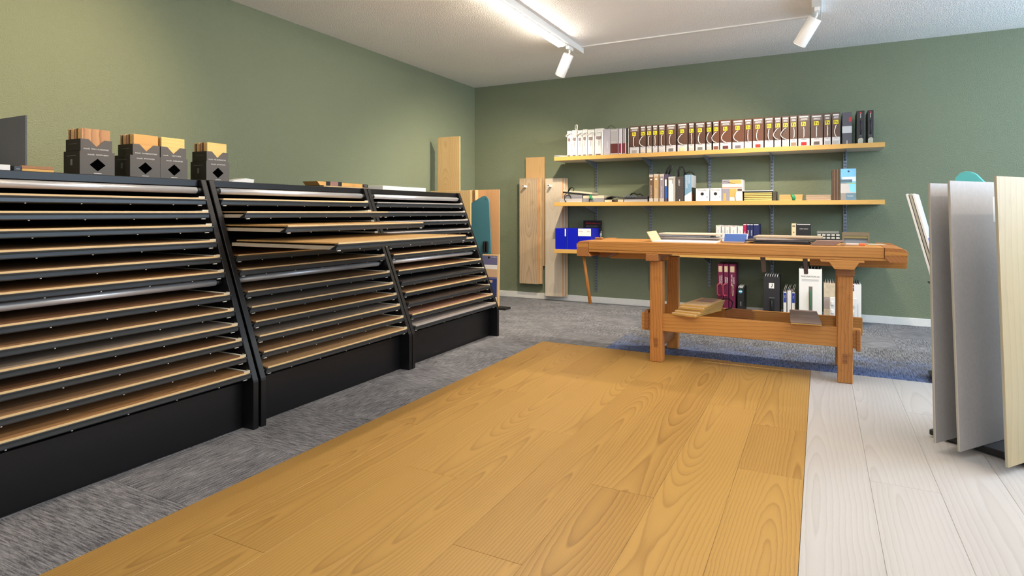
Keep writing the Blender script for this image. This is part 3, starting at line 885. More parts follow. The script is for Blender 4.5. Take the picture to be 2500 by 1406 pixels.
# boxes at the right end of the top shelf
t = std('grey_sample_box', 'dark grey box with silver band right of the brown boxes', 'sample box', 4.084, 4.160, CT, 0.285, plain('anthracite_box', S(76, 76, 84), 0.4), 0.28, BF)
pr(t, 'silver_band', plain('silver_label', S(192, 194, 196), 0.4), 0.0, 1.0, 0.34, 0.56)
pr(t, 'red_label', plain('red_label', S(190, 34, 44), 0.45), 0.7, 0.95, 0.70, 0.84)
pr(t, 'white_mark', white_p, 0.47, 0.53, 0.0, 0.11)
for k, (a, b_) in enumerate(((4.197, 4.259), (4.282, 4.328))):
    t = std('black_sample_box', ('black box with red dot, left of the last one on top shelf', 'narrow black box with red dot at the end of top shelf')[k], 'sample box', a, b_, CT, 0.29, black_card, 0.30, BF,
            'black boxes at the end of the top shelf')
    pr(t, 'red_dot', plain('red_label', S(190, 34, 44), 0.45), 0.42, 0.62, 0.91, 0.96)
    tx(t, 'brand_print', 'house', white_p, 0.52, 0.84, 0.016, None, True)
    c = (a + b_) / 2
    t.tube('cord_handle', plain('dark_cord', S(30, 34, 60), 0.5), [(c, BF - 0.001, CT + 0.20), (c, BF - 0.02, CT + 0.17), (c + 0.004, BF - 0.022, CT + 0.12), (c, BF - 0.001, CT + 0.08)], 0.004, 8)
    t.tube('key_ring', steel, [(c + 0.008 * math.cos(q), BF - 0.004, CT + 0.062 + 0.008 * math.sin(q)) for q in [j * 0.5 for j in range(13)]], 0.0012, 6)
    t.mb('stone_sample', MB().prism([(c - 0.02, CT), (c + 0.018, CT), (c + 0.02, CT + 0.035), (c + 0.01, CT + 0.048), (c - 0.012, CT + 0.045), (c - 0.021, CT + 0.03)], 'Y', BF - 0.008, BF - 0.0005), plain('stone_sample', S(176, 176, 160), 0.8, bump=0.3, bscale=300))

# white files with carrying straps at the left end
WB = [(1.416, 1.470), (1.474, 1.537), (1.543, 1.594), (1.598, 1.651), (1.656, 1.733), (1.738, 1.834)]
file_w = plain('white_file', S(222, 220, 218), 0.4)
for i, (a, b_) in enumerate(WB):
    t = std('white_file', 'white carrying file, %s from the left on the top shelf' % ORD[i], 'file box', a, b_ - 0.001, CT, 0.282 + (0.006 if i % 2 else 0), file_w, 0.27, BF, 'white carrying files on the top shelf')
    pr(t, 'photo_block', plain('mauve_photo', S(138, 124, 126), 0.5), 0.15, 0.75, 0.60, 0.71)
    pr(t, 'red_line', plain('dull_red', S(150, 70, 72), 0.5), 0.35, 0.65, 0.585, 0.60)
    pr(t, 'spine_print', grey_ink, 0.46, 0.52, 0.36, 0.55)
    pr(t, 'bottom_print', plain('brown_print', S(110, 90, 76), 0.6), 0.1, 0.7, 0.0, 0.05)
    c = (a + b_) / 2; r = 0.022
    if i == 1:
        t.tube('strap', white_p, [(c - 0.02, BF + 0.10, CT + 0.283), (c - 0.021, BF + 0.07, CT + 0.32), (c - 0.012, BF + 0.05, CT + 0.345), (c + 0.008, BF + 0.04, CT + 0.348), (c + 0.022, BF + 0.02, CT + 0.33), (c + 0.028, BF - 0.006, CT + 0.28), (c + 0.028, BF - 0.007, CT + 0.23)], 0.004, 8, ry=0.011)
    else:
        t.tube('strap', white_p, [(c + 0.03, BF - 0.004, CT + 0.255), (c + 0.005, BF - 0.02, CT + 0.250), (c - 0.02, BF - 0.026, CT + 0.238), (c - 0.034, BF - 0.02, CT + 0.226), (c - 0.03, BF - 0.004, CT + 0.222)], 0.010, 8, ry=0.004)
    t.tube('strap', white_p, [(b_ - 0.008, BF - 0.004, CT + 0.245), (b_ - 0.010, BF - 0.006, CT + 0.15), (b_ - 0.008, BF - 0.004, CT + 0.004)], 0.007, 8, ry=0.003)
t = std('grey_catalogue', 'lilac grey catalogue beside the white files on top shelf', 'catalogue', 1.839, 1.908, CT, 0.275, plain('lilac_grey', S(178, 172, 182), 0.45), 0.25, BF)
tx(t, 'spine_print', 'collection', white_p, 0.6, 0.4, 0.02, None, True)
t.tube('cord', plain('dark_green_cord', S(50, 64, 50), 0.6), [(1.85, BF + 0.08, CT + 0.275), (1.865, BF + 0.08, CT + 0.31), (1.90, BF + 0.08, CT + 0.325), (1.935, BF + 0.08, CT + 0.30), (1.945, BF + 0.08, CT + 0.282)], 0.003, 6)
t = std('silver_red_binder', 'silver binder with dark red lower panel on top shelf', 'binder', 1.912, 2.000, CT, 0.274, plain('silver_cover', S(170, 166, 168), 0.4), 0.25, BF)
pr(t, 'red_panel', plain('dark_red_speckled', S(92, 28, 26), 0.5, var=0.4, scale=160), 0.04, 0.96, 0.05, 0.42)
tx(t, 'title_print', 'Greatwall', white_p, 0.45, 0.93, 0.016, 0.06)
tx(t, 'sub_print', 'Signature', white_p, 0.45, 0.49, 0.014, 0.05)
for k, (a, b_, c1, c2) in enumerate(((2.006, 2.038, S(196, 190, 200), S(130, 24, 60)), (2.046, 2.083, S(150, 144, 146), S(110, 30, 34)), (2.088, 2.115, S(36, 28, 28), S(70, 36, 32)))):
    t = std('thin_catalogue', ('thin white and crimson catalogue', 'thin grey and dark red catalogue', 'thin dark brown catalogue touching the brown boxes')[k] + ' on the top shelf', 'catalogue', a, b_, CT, 0.272, plain('thin_cover_%d' % k, c1, 0.4), 0.25, BF,
            'thin catalogues on the top shelf')
    pr(t, 'lower_panel', plain('thin_lower_%d' % k, c2, 0.45), 0.0, 0.8, 0.04, 0.42)
    pr(t, 'stripe', white_p, 0.82, 0.98, 0.02, 0.98)
for i in range(4):
    one('flyer', MB().box(-0.085, 0.085, -0.12, 0.12, 0, 0.004), [plain('flyer_grey', S(120, 110, 112), 0.5), paper, plain('flyer_brown', S(110, 80, 70), 0.5), paper][i],
        '%s flyer from the bottom at the left end of top shelf' % ORD[i], 'flyer', 'flyers at the end of the top shelf', loc=(1.325 + 0.006 * (i % 2), -0.24, CT + 0.0045 * i), rot=(0, 0, 0.05 * (i - 1)), local=True)

# ---- middle shelf
MT = SZ[1] + 0.0005


def lying(name, label, cat, x0, x1, y0, y1, z, h, mat, group=None, n=1, edge=None, bevel=0.001):
    t = T(name, label, cat, ((x0 + x1) / 2, (y0 + y1) / 2, z), group=group)
    for i in range(n):
        a = z + h * i / n
        t.box('layer' if n > 1 else 'body', mat if (edge is None or i % 2 == 0) else edge, x0 + random.uniform(0, 0.004), x1 - random.uniform(0, 0.004), y0 + random.uniform(0, 0.004), y1, a, z + h * (i + 1) / n - 0.0004, bevel=bevel)
    t.x0, t.x1, t.z, t.h, t.yf = x0, x1, z, h, y0
    return t


grey_bind = plain('grey_binder', S(134, 132, 138), 0.5); light_bind = plain('light_grey_binder', S(176, 172, 170), 0.5); strap_b = plain('black_strap', S(16, 16, 17), 0.6)
G = 'flat sample binders on the middle shelf'
t = lying('flat_binder', 'flat light grey binder at the bottom, left end of middle shelf', 'binder', 1.325, 1.590, -0.37, -0.10, MT, 0.040, light_bind, G, 2)
t.tube('strap', strap_b, [(1.40, -0.372, MT + 0.002), (1.385, -0.385, MT + 0.03), (1.39, -0.39, MT + 0.08), (1.42, -0.38, MT + 0.105), (1.45, -0.372, MT + 0.07), (1.46, -0.372, MT + 0.04)], 0.009, 8, ry=0.003)
t = lying('flat_binder', 'flat mid grey binder second in the left pile on middle shelf', 'binder', 1.37, 1.588, -0.365, -0.10, MT + 0.0405, 0.042, grey_bind, G, 3)
t = T('flat_binder', 'tilted pale binder with black strap on top of the left pile', 'binder', (1.52, -0.24, MT + 0.112), rot=(0, math.radians(6), 0.05), group=G, local=True)
t.box('cover', black_card, -0.165, 0.17, -0.125, 0.125, -0.028, -0.010, bevel=0.001)
t.box('pages', plain('cream_pages', S(196, 184, 160), 0.6), -0.165, 0.17, -0.126, 0.12, -0.0098, 0.010, bevel=0.001)
t.tube('strap', strap_b, [(-0.10, -0.125, -0.005), (-0.085, -0.137, 0.03), (-0.06, -0.132, 0.046), (-0.035, -0.128, 0.03), (-0.045, -0.128, 0.012)], 0.012, 8, ry=0.005)
t = lying('flat_binder', 'flat grey binder with green clip beside the left pile', 'binder', 1.594, 1.838, -0.37, -0.10, MT, 0.040, grey_bind, G, 1)
t.box('pages', plain('cream_pages', S(196, 184, 160), 0.6), 1.596, 1.836, -0.366, -0.10, MT + 0.0405, MT + 0.070, bevel=0.001)
t.mb('green_clip', MB().tube([(1.685, -0.372, MT + 0.075), (1.69, -0.388, MT + 0.06), (1.70, -0.392, MT + 0.04), (1.715, -0.388, MT + 0.028)], [0.010, 0.013, 0.015, 0.009], 10), plain('green_plastic', S(14, 120, 74), 0.4))
t.tube('strap', strap_b, [(1.67, -0.372, MT + 0.002), (1.672, -0.378, MT + 0.03), (1.69, -0.385, MT + 0.055)], 0.008, 8, ry=0.003)
t = lying('flat_binder', 'flat cream binder with brown clasp under the curved magazine', 'binder', 1.842, 2.05, -0.37, -0.10, MT, 0.024, plain('cream_pages', S(196, 184, 160), 0.6), G, 2)
t.mb('clasp', MB().tube([(1.93, -0.376, MT + 0.012), (1.99, -0.376, MT + 0.014)], 0.012, 10), plain('dark_brown_leather', S(60, 44, 38), 0.5))
m = MB()
pts = [(1.842, MT + 0.034), (1.87, MT + 0.055), (1.92, MT + 0.066), (1.97, MT + 0.058), (2.02, MT + 0.042), (2.05, MT + 0.0345), (2.31, MT + 0.034)]
m.prism(pts + [(p[0], p[1] - 0.009) for p in reversed(pts)], 'Y', -0.365, -0.12)
one('curved_magazine', m, plain('dark_glossy_magazine', S(70, 66, 68), 0.3, var=0.4, scale=60), 'bent dark magazine lying across two binders on middle shelf', 'magazine', loc=(2.08, -0.24, MT + 0.026))
t = lying('flat_binder', 'flat pale binder under the bent magazine and ring bound book', 'binder', 2.056, 2.305, -0.37, -0.10, MT, 0.024, light_bind, G, 2)
t = T('ring_bound_book', 'lying ring bound book with black loops on middle shelf', 'book', (2.18, -0.25, MT + 0.036))
t.box('cover', plain('dark_glossy_magazine', S(70, 66, 68), 0.3), 2.06, 2.305, -0.36, -0.14, MT + 0.0365, MT + 0.056, bevel=0.002)
for i in range(12):
    x = 2.055 + i * 0.012
    t.tube('ring', steel, [(x, -0.36, MT + 0.04), (x + 0.001, -0.372, MT + 0.05), (x + 0.002, -0.365, MT + 0.066), (x + 0.003, -0.35, MT + 0.064)], 0.0022, 6)
t.tube('strap', strap_b, [(2.11, -0.33, MT + 0.058), (2.13, -0.335, MT + 0.085), (2.16, -0.335, MT + 0.092), (2.19, -0.33, MT + 0.072), (2.22, -0.33, MT + 0.082), (2.25, -0.33, MT + 0.060)], 0.014, 8, ry=0.007)

SPN = [('brown', 2.324, 2.367, 0.283, S(112, 82, 60), 'PERFECT RELAXATION', 0.3), ('tan', 2.371, 2.422, 0.287, S(186, 152, 106), 'PRIME COURT', 0.3), ('mauve grey', 2.430, 2.478, 0.285, S(150, 136, 142), 'DESIGN LIVING', 0.35)]
for nm, a, b_, h, c, s_, q in SPN:
    t = std('book', '%s hardback book upright on the middle shelf' % nm, 'book', a, b_, MT, h, plain('book_' + nm.replace(' ', '_'), c, 0.45), 0.23, -0.365, 'upright books on the middle shelf')
    tx(t, 'spine_title', s_, white_p, 0.5, q, 0.017, None, 'up')
    pr(t, 'top_band', plain('pale_band', S(196, 184, 172), 0.5), 0.02, 0.98, 0.90, 0.99)
    pr(t, 'foot_band', plain('pale_band', S(196, 184, 172), 0.5), 0.02, 0.98, 0.0, 0.12)
    pr(t, 'emblem', white_p, 0.3, 0.7, 0.78, 0.83)
    if nm == 'tan':
        t.tube('ribbon', strap_b, [(a + 0.02, -0.30, MT + h), (a + 0.025, -0.31, MT + h + 0.014), (b_ - 0.005, -0.30, MT + h + 0.012), (b_, -0.30, MT + h)], 0.004, 6)
t = std('picture_catalogue', 'catalogue with blue and violet cover leaning by the mauve book', 'catalogue', 2.482, 2.512, MT, 0.283, plain('violet_cover', S(84, 72, 96), 0.35, var=0.3, scale=18), 0.24, -0.355)
t.box('blue_panel', plain('bright_blue', S(40, 92, 172), 0.4), 2.5121, 2.5128, -0.352, -0.15, MT + 0.03, MT + 0.15)
pr(t, 'blue_panel', plain('bright_blue', S(40, 92, 172), 0.4), 0.1, 0.95, 0.12, 0.55)
pr(t, 'pale_panel', white_p, 0.1, 0.7, 0.56, 0.80)
t.tube('strap', strap_b, [(2.485, -0.30, MT + 0.283), (2.50, -0.30, MT + 0.33), (2.53, -0.30, MT + 0.372), (2.548, -0.30, MT + 0.37), (2.535, -0.30, MT + 0.335), (2.515, -0.30, MT + 0.283)], 0.0035, 8, ry=0.011)
t = std('white_catalogue', 'thick white catalogue with grey edge on middle shelf', 'catalogue', 2.523, 2.592, MT, 0.252, card_white, 0.23, -0.365)
pr(t, 'grey_edge', plain('warm_grey', S(176, 168, 160), 0.5), 0.74, 0.99, 0.0, 0.99)
pr(t, 'grey_top', plain('warm_grey', S(176, 168, 160), 0.5), 0.1, 0.74, 0.86, 0.97)
pr(t, 'spine_print', grey_ink, 0.58, 0.66, 0.72, 0.9, 0.0012)
t.tube('cord', plain('dark_green_cord', S(50, 64, 50), 0.6), [(2.55 + 0.042 * math.cos(q) + 0.02, -0.30, MT + 0.30 + 0.062 * math.sin(q)) for q in [-0.9 + j * 0.49 for j in range(11)]], 0.003, 6)
t = std('dark_grey_catalogue', 'dark grey catalogue with black carrying loop on middle shelf', 'catalogue', 2.598, 2.675, MT, 0.252, plain('charcoal_cover', S(72, 64, 60), 0.45), 0.23, -0.365)
tx(t, 'brand_print', 'GREAT', white_p, 0.42, 0.75, 0.022, None, True)
pr(t, 'white_mark', white_p, 0.45, 0.55, 0.01, 0.08)
t.tube('loop', strap_b, [(2.612, -0.30, MT + 0.252), (2.612, -0.30, MT + 0.32), (2.632, -0.30, MT + 0.354), (2.652, -0.30, MT + 0.358), (2.672, -0.30, MT + 0.335), (2.674, -0.30, MT + 0.252)], 0.004, 8, ry=0.010)
t = std('blue_box', 'pale blue box file with slanted white foot on middle shelf', 'box file', 2.686, 2.756, MT, 0.268, plain('steel_blue', S(120, 156, 184), 0.4), 0.24, -0.365)
a, b_ = 2.686, 2.756
t.mb('white_foot', MB().prism([(a, MT), (b_, MT), (b_, MT + 0.10), (a, MT + 0.055)], 'Y', -0.3656, -0.365), card_white)
tx(t, 'spine_title', 'CASTLE LARGE', white_p, 0.30, 0.74, 0.02, None, True)
tx(t, 'spine_sub', 'MODERN', white_p, 0.62, 0.82, 0.02, None, True)
t.box('side_panel', plain('pale_grey_side', S(186, 186, 190), 0.5), 2.7561, 2.757, -0.364, -0.13, MT + 0.14, MT + 0.266)
t.box('side_photo', plain('brown_photo', S(120, 70, 48), 0.5, var=0.4, scale=40), 2.7561, 2.757, -0.364, -0.13, MT, MT + 0.075)
t.box('side_black_field', black_card, 2.7561, 2.757, -0.364, -0.13, MT + 0.075, MT + 0.14)  # black middle field of the box's side
t.tube('loop', strap_b, [(2.68, -0.30, MT + 0.262), (2.69, -0.30, MT + 0.29), (2.72, -0.30, MT + 0.302), (2.75, -0.30, MT + 0.295), (2.77, -0.29, MT + 0.27)], 0.012, 8, ry=0.006)
for k, (a, b_) in enumerate(((2.796, 2.925), (2.934, 3.041))):
    t = std('white_carton', ('left', 'right')[k] + ' white carton with black dot on the middle shelf', 'carton', a, b_, MT, 0.127, card_white, 0.16, -0.365, 'white cartons with black dots')
    tx(t, 'brand_print', 'Microedge', plain('brown_grey_ink', S(120, 100, 94), 0.6), 0.47, 0.87, 0.019, 0.085)
    c = (a + b_) / 2 - 0.002
    t.mb('dot', MB().tube([(c, -0.3662, MT + 0.072), (c, -0.365, MT + 0.072)], 0.016, 20), ink)
    pr(t, 'line_print', grey_ink, 0.3, 0.55, 0.30, 0.312)
    pr(t, 'arrow', ink, 0.78, 0.9, 0.30, 0.335)
t = std('patchwork_box', 'upright box printed with grey, ochre and white fields', 'box', 3.047, 3.235, MT, 0.208, plain('off_white_box', S(216, 208, 202), 0.45), 0.2, -0.36)
och = plain('ochre_print', S(206, 164, 92), 0.5); gm = plain('grey_mauve_print', S(148, 142, 152), 0.5); rp = plain('rose_print', S(206, 140, 124), 0.5)
pr(t, 'grey_field', gm, 0.0, 0.38, 0.80, 0.98); pr(t, 'ochre_field', och, 0.38, 0.95, 0.80, 0.98)
pr(t, 'rose_line', rp, 0.0, 0.98, 0.60, 0.65); pr(t, 'grey_field', gm, 0.0, 0.38, 0.0, 0.58); pr(t, 'ochre_field', och, 0.38, 0.72, 0.18, 0.58)
pr(t, 'ochre_strip', och, 0.06, 0.2, 0.0, 0.36, 0.0012); pr(t, 'brown_field', plain('dark_brown_print', S(90, 70, 66), 0.5), 0.76, 0.98, 0.46, 0.57, 0.0012)
t.tube('thread', ink, [(3.06, -0.362, MT + 0.195), (3.12, -0.3625, MT + 0.18), (3.17, -0.362, MT + 0.168)], 0.0012, 5)
m = MB(); pts = [(3.18, MT + 0.001), (3.205, MT + 0.001), (3.232, MT + 0.085), (3.18, MT + 0.088), (3.172, MT + 0.05)]
one('bent_leaflet', MB().prism(pts, 'Y', -0.378, -0.372), paper, 'bent white leaflet between patchwork box and yellow stack', 'leaflet', loc=(3.2, -0.375, MT))
t = T('yellow_sample_stack', 'stack of yellow sample layers under a black and white cover', 'samples', (3.375, -0.24, MT))
yl = plain('pale_yellow', S(224, 190, 112), 0.5)
for i in range(5):
    t.box('layer', yl, 3.25, 3.50, -0.365, -0.12, MT + i * 0.0165, MT + i * 0.0165 + 0.0125, bevel=0.003)
    if i < 4:
        t.box('spacer', black_card, 3.254, 3.496, -0.36, -0.12, MT + i * 0.0165 + 0.0126, MT + i * 0.0165 + 0.0164)
t.box('lid', black_card, 3.25, 3.505, -0.365, -0.12, MT + 0.079, MT + 0.092)
t.box('sheet', card_white, 3.235, 3.508, -0.368, -0.12, MT + 0.0922, MT + 0.098)
t.box('dark_end', plain('dark_end', S(70, 62, 50), 0.5), 3.507, 3.535, -0.36, -0.14, MT, MT + 0.088)
t = lying('oak_sample_bundle', 'bundle of oak samples tied with a green strap', 'wood samples', 3.563, 3.763, -0.365, -0.14, MT, 0.056, wood('bundle_oak', S(204, 156, 98), S(164, 112, 60), 'X', 50, 0.3), n=3)
t.tube('green_strap', plain('green_strap', S(20, 130, 80), 0.5), [(3.68, -0.15, MT + 0.058), (3.672, -0.355, MT + 0.059), (3.675, -0.368, MT + 0.052), (3.69, -0.370, MT + 0.028), (3.686, -0.368, MT + 0.003)], 0.014, 8, ry=0.0025)
lying('tile_sample_stack', 'low stack of taupe tile samples on the middle shelf', 'tile samples', 3.789, 3.995, -0.365, -0.14, MT, 0.050, plain('taupe_tile', S(172, 146, 120), 0.6), n=5)
for i in range(5):
    x = 4.003 + i * 0.0132
    one('decking_board_sample', MB().box(x, x + 0.0118, -0.362 + 0.002 * (i % 2), -0.14, MT, MT + 0.276 + 0.0015 * i), plain('decking_brown_%d' % (i % 2), (S(84, 62, 46), S(112, 86, 64))[i % 2], 0.6),
        '%s upright brown decking sample left of the pool brochure' % ORD[i], 'wood sample', 'upright decking samples', loc=(x + 0.006, -0.25, MT), bevel=0.001)
t = std('pool_brochure', 'upright brochure with blue sky and pool picture', 'brochure', 4.072, 4.194, MT, 0.282, plain('brochure_board', S(150, 140, 130), 0.5), 0.012, -0.366)
pr(t, 'sky_picture', plain('sky_print', S(120, 186, 232), 0.4, var=0.25, scale=14), 0.0, 1.0, 0.55, 1.0)
pr(t, 'cloud_picture', plain('cloud_print', S(212, 226, 240), 0.4), 0.1, 0.98, 0.60, 0.74, 0.0012)
pr(t, 'tree_picture', plain('tree_print', S(84, 108, 120), 0.5, var=0.4, scale=90), 0.0, 0.75, 0.56, 0.66, 0.0018)
pr(t, 'lawn_picture', plain('lawn_print', S(150, 180, 110), 0.5), 0.4, 0.98, 0.52, 0.55, 0.0012)
pr(t, 'terrace_picture', plain('terrace_print', S(196, 190, 186), 0.5), 0.0, 1.0, 0.22, 0.52)
t.mb('pool_picture', MB().prism([(4.072 + 0.062, MT + 0.145), (4.192, MT + 0.145), (4.192, MT + 0.07), (4.072 + 0.08, MT + 0.07)], 'Y', -0.3672, -0.366), plain('pool_print', S(130, 206, 232), 0.35))
pr(t, 'text_panel', plain('slate_print', S(104, 132, 148), 0.5), 0.35, 1.0, 0.0, 0.22)
tx(t, 'title_print', 'Terrasse', white_p, 0.62, 0.13, 0.014, 0.045)
t.mb('logo_dot', MB().tube([(4.135, -0.3672, MT + 0.258), (4.135, -0.366, MT + 0.258)], 0.008, 16), plain('navy_dot', S(20, 50, 90), 0.5))

# ---- bottom shelf
BT = SZ[2] + 0.0005
cob = plain('cobalt_blue_plastic', S(12, 24, 176), 0.35)
t = std('blue_binder', 'cobalt blue binder at the left end of bottom shelf', 'binder', 1.268, 1.398, BT, 0.232, cob, 0.26, -0.37, 'cobalt blue binders')
pr(t, 'label', card_white, 0.88, 0.99, 0.62, 0.98)
t = std('blue_binder', 'cobalt blue binder second from the left on bottom shelf', 'binder', 1.402, 1.535, BT, 0.232, cob, 0.26, -0.37, 'cobalt blue binders')
pr(t, 'seam', plain('mid_blue', S(40, 60, 200), 0.35), 0.04, 0.09, 0.0, 0.98)
t = std('blue_binder', 'cobalt blue binder with broad white label on bottom shelf', 'binder', 1.54, 1.690, BT, 0.234, cob, 0.26, -0.37, 'cobalt blue binders')
pr(t, 'label', card_white, 0.0, 0.99, 0.64, 0.99)
tx(t, 'label_print', 'Terrano', grey_ink, 0.2, 0.86, 0.02, 0.05); tx(t, 'label_print', 'Dekor', grey_ink, 0.82, 0.86, 0.02, 0.04)
t = std('black_catalogue', 'large black catalogue with red title behind the blue binders', 'catalogue', 1.50, 1.715, BT, 0.318, black_card, 0.03, -0.10)
tx(t, 'title_print', 'StarLine', plain('red_print', S(196, 30, 34), 0.5), 0.4, 0.9, 0.03, 0.11)
pr(t, 'title_line', plain('red_print', S(196, 30, 34), 0.5), 0.62, 0.95, 0.885, 0.893); pr(t, 'sub_print', grey_ink, 0.15, 0.8, 0.80, 0.81); pr(t, 'sub_print', grey_ink, 0.15, 0.8, 0.77, 0.78)
WBK = [(2.987, 3.034, 0.282), (3.040, 3.070, 0.278), (3.074, 3.116, 0.280), (3.122, 3.184, 0.278), (3.190, 3.240, 0.277)]
for i, (a, b_, h) in enumerate(WBK):
    t = std('white_ring_binder', 'white binder, %s from the left behind the workbench' % ORD[i], 'binder', a, b_, BT, h, file_w, 0.25, -0.36, 'white binders on the bottom shelf', 0.004)
    pr(t, 'spine_print', grey_ink, 0.45, 0.52, 0.6, 0.85); pr(t, 'top_mark', plain('lime_mark', S(170, 200, 60), 0.5) if i in (0, 4) else rp, 0.3, 0.8, 0.975, 0.995)
nv = plain('dark_navy', S(22, 32, 84), 0.45)
for i, (a, b_, mt, s_) in enumerate(((3.243, 3.272, plain('crimson', S(168, 20, 72), 0.45), 'A4'), (3.276, 3.303, nv, 'LIVING'), (3.306, 3.331, nv, 'LIVING'), (3.335, 3.382, nv, 'NATURE LINE'))):
    t = std('slim_catalogue', ('slim crimson catalogue beside the white binders', 'slim navy catalogue, left of the two thin navy ones', 'slim navy catalogue, right of the two thin navy ones', 'thicker navy catalogue ending the row on bottom shelf')[i], 'catalogue', a, b_, BT, 0.296, mt, 0.25, -0.36, 'slim catalogues on the bottom shelf')
    tx(t, 'spine_title', s_, white_p, 0.5, 0.72 if i < 3 else 0.45, 0.017, None, 'up'); pr(t, 'top_band', white_p, 0.05, 0.95, 0.97, 0.995)
t = std('cream_box', 'cream narrow box beside the black carton on bottom shelf', 'box', 3.668, 3.706, BT, 0.305, plain('cream_box', S(206, 190, 152), 0.5), 0.2, -0.36)
for q in (0.72, 0.6, 0.5):
    pr(t, 'knot_mark', ink, 0.4, 0.62, q, q + 0.03)
pr(t, 'top_mark', plain('dark_brown_print', S(90, 70, 66), 0.5), 0.2, 0.8, 0.9, 0.94)
t = std('black_carton', 'black carton with small white lettering on bottom shelf', 'carton', 3.710, 3.828, BT, 0.302, black_card, 0.22, -0.35)
tx(t, 'title_print', 'urban nature', white_p, 0.52, 0.85, 0.014, 0.07); pr(t, 'white_mark', white_p, 0.48, 0.56, 0.28, 0.42); pr(t, 'top_edge', grey_label, 0.02, 0.98, 0.975, 0.998)
t = T('slatted_sample_block', 'block of pale grey slats with black gaps on bottom shelf', 'samples', (3.98, -0.25, BT))
pg = plain('pale_grey_slat', S(186, 184, 174), 0.5)
t.box('core', black_card, 3.885, 4.07, -0.345, -0.14, BT, BT + 0.215)
for r in range(8):
    for c in range(5):
        a = 3.884 + c * 0.038
        t.box('slat', pg, a, a + 0.029, -0.352, -0.345, BT + 0.006 + r * 0.027, BT + 0.022 + r * 0.027, bevel=0.001)
t.box('lid', plain('grey_lid', S(120, 122, 116), 0.5), 3.88, 4.06, -0.345, -0.13, BT + 0.2155, BT + 0.235, bevel=0.001)
t = T('open_tray_box', 'open brown framed box with grey inside at the end of bottom shelf', 'box', (4.19, -0.25, BT))
fb = plain('brown_frame', S(120, 102, 78), 0.6); of = plain('olive_frame', S(132, 116, 70), 0.6)
t.mb('frame', MB().box(4.085, 4.30, -0.35, -0.34, BT + 0.20, BT + 0.232).box(4.285, 4.30, -0.35, -0.34, BT, BT + 0.20).box(4.085, 4.10, -0.35, -0.34, BT, BT + 0.20), fb)
t.box('rim', of, 4.10, 4.285, -0.345, -0.335, BT + 0.175, BT + 0.198)
t.box('inside', plain('mottled_grey', S(132, 132, 136), 0.6, var=0.25, scale=120), 4.10, 4.285, -0.33, -0.14, BT, BT + 0.175)

# ---- on the carpet below the shelves
FY = -0.36
bur = plain('burgundy_binder', S(98, 20, 56), 0.4); tan_l = plain('tan_label', S(190, 172, 140), 0.5)
for i, (a, b_) in enumerate(((3.005, 3.055), (3.060, 3.106), (3.112, 3.170))):
    t = std('burgundy_binder', '%s burgundy binder from the left on the carpet' % ORD[i], 'binder', a, b_, 0.001, 0.53, bur, 0.25, FY, 'burgundy binders on the carpet', 0.002)
    pr(t, 'label', tan_l, 0.18, 0.85, 0.85, 0.96)
    tx(t, 'spine_title', ('COUNTRY', 'CLASSIC', 'NATURE OAK')[i], white_p, 0.42, 0.70, 0.018, None, True); tx(t, 'spine_title', ('COLLECTION', 'DESIGN', 'CLASSICS')[i], white_p, 0.75, 0.70, 0.016, None, True)
    tx(t, 'foot_title', 'EDITION', white_p, 0.55, 0.1, 0.018, None, True)
    c = (a + b_) / 2
    if i < 2:
        t.mb('handle', MB().tube([(c + 0.008, FY, 0.335), (c - 0.01, FY - 0.035, 0.333), (c - 0.022, FY - 0.04, 0.325), (c - 0.022, FY - 0.04, 0.235), (c - 0.012, FY - 0.036, 0.225), (c + 0.012, FY, 0.222)], 0.005, 8, ry=0.008), plain('red_leather', S(150, 50, 66), 0.4))
    else:
        t.mb('finger_hole', MB().tube([(c + 0.006 + 0.007 * math.cos(q), FY - 0.001, 0.275 + 0.055 * math.sin(q)) for q in [j * math.pi / 8 for j in range(17)]], 0.002, 6), tan_l)
t = std('black_sample_case', 'small black case with blue emblem beside the burgundy binders', 'case', 3.190, 3.246, 0.001, 0.30, black_card, 0.26, FY)
t.mb('blue_emblem', MB().tube([(3.218, FY - 0.0008, 0.268), (3.218, FY, 0.268)], 0.018, 20), plain('cyan_emblem', S(60, 150, 180), 0.4))
t.box('emblem_bar', white_p, 3.203, 3.232, FY - 0.0016, FY - 0.0008, 0.265, 0.273)
tx(t, 'spine_print', 'natural', white_p, 0.55, 0.5, 0.014, None, True); pr(t, 'white_mark', white_p, 0.4, 0.65, 0.1, 0.14)
for i in range(3):
    t.box('sheet', card_white, 3.198 + i * 0.014, 3.203 + i * 0.014, FY + 0.01, FY + 0.22, 0.3012, 0.316)
t = std('black_card_box', 'tall black box with white square logo on the carpet', 'sample box', 3.424, 3.566, 0.001, 0.425, plain('matt_black_box', S(38, 36, 40), 0.5), 0.24, FY)
pr(t, 'logo_square', white_p, 0.34, 0.66, 0.74, 0.86); t.mb('logo_curve', MB().tube([(3.492, FY - 0.001, 0.325), (3.502, FY - 0.001, 0.34), (3.502, FY - 0.001, 0.36)], 0.003, 6), ink)
pr(t, 'handle_recess', black_in, 0.36, 0.68, 0.10, 0.52); t.tube('handle', black_plastic, [(3.498, FY - 0.002, 0.21), (3.498, FY - 0.022, 0.19), (3.50, FY - 0.022, 0.09), (3.502, FY - 0.002, 0.06)], 0.008, 8)
pr(t, 'handle_edge', steel, 0.36, 0.68, 0.52, 0.535)
for i in range(6):
    t.box('sheet', card_white, 3.440 + i * 0.021, 3.443 + i * 0.021, FY + 0.004, FY + 0.22, 0.4265, 0.445)
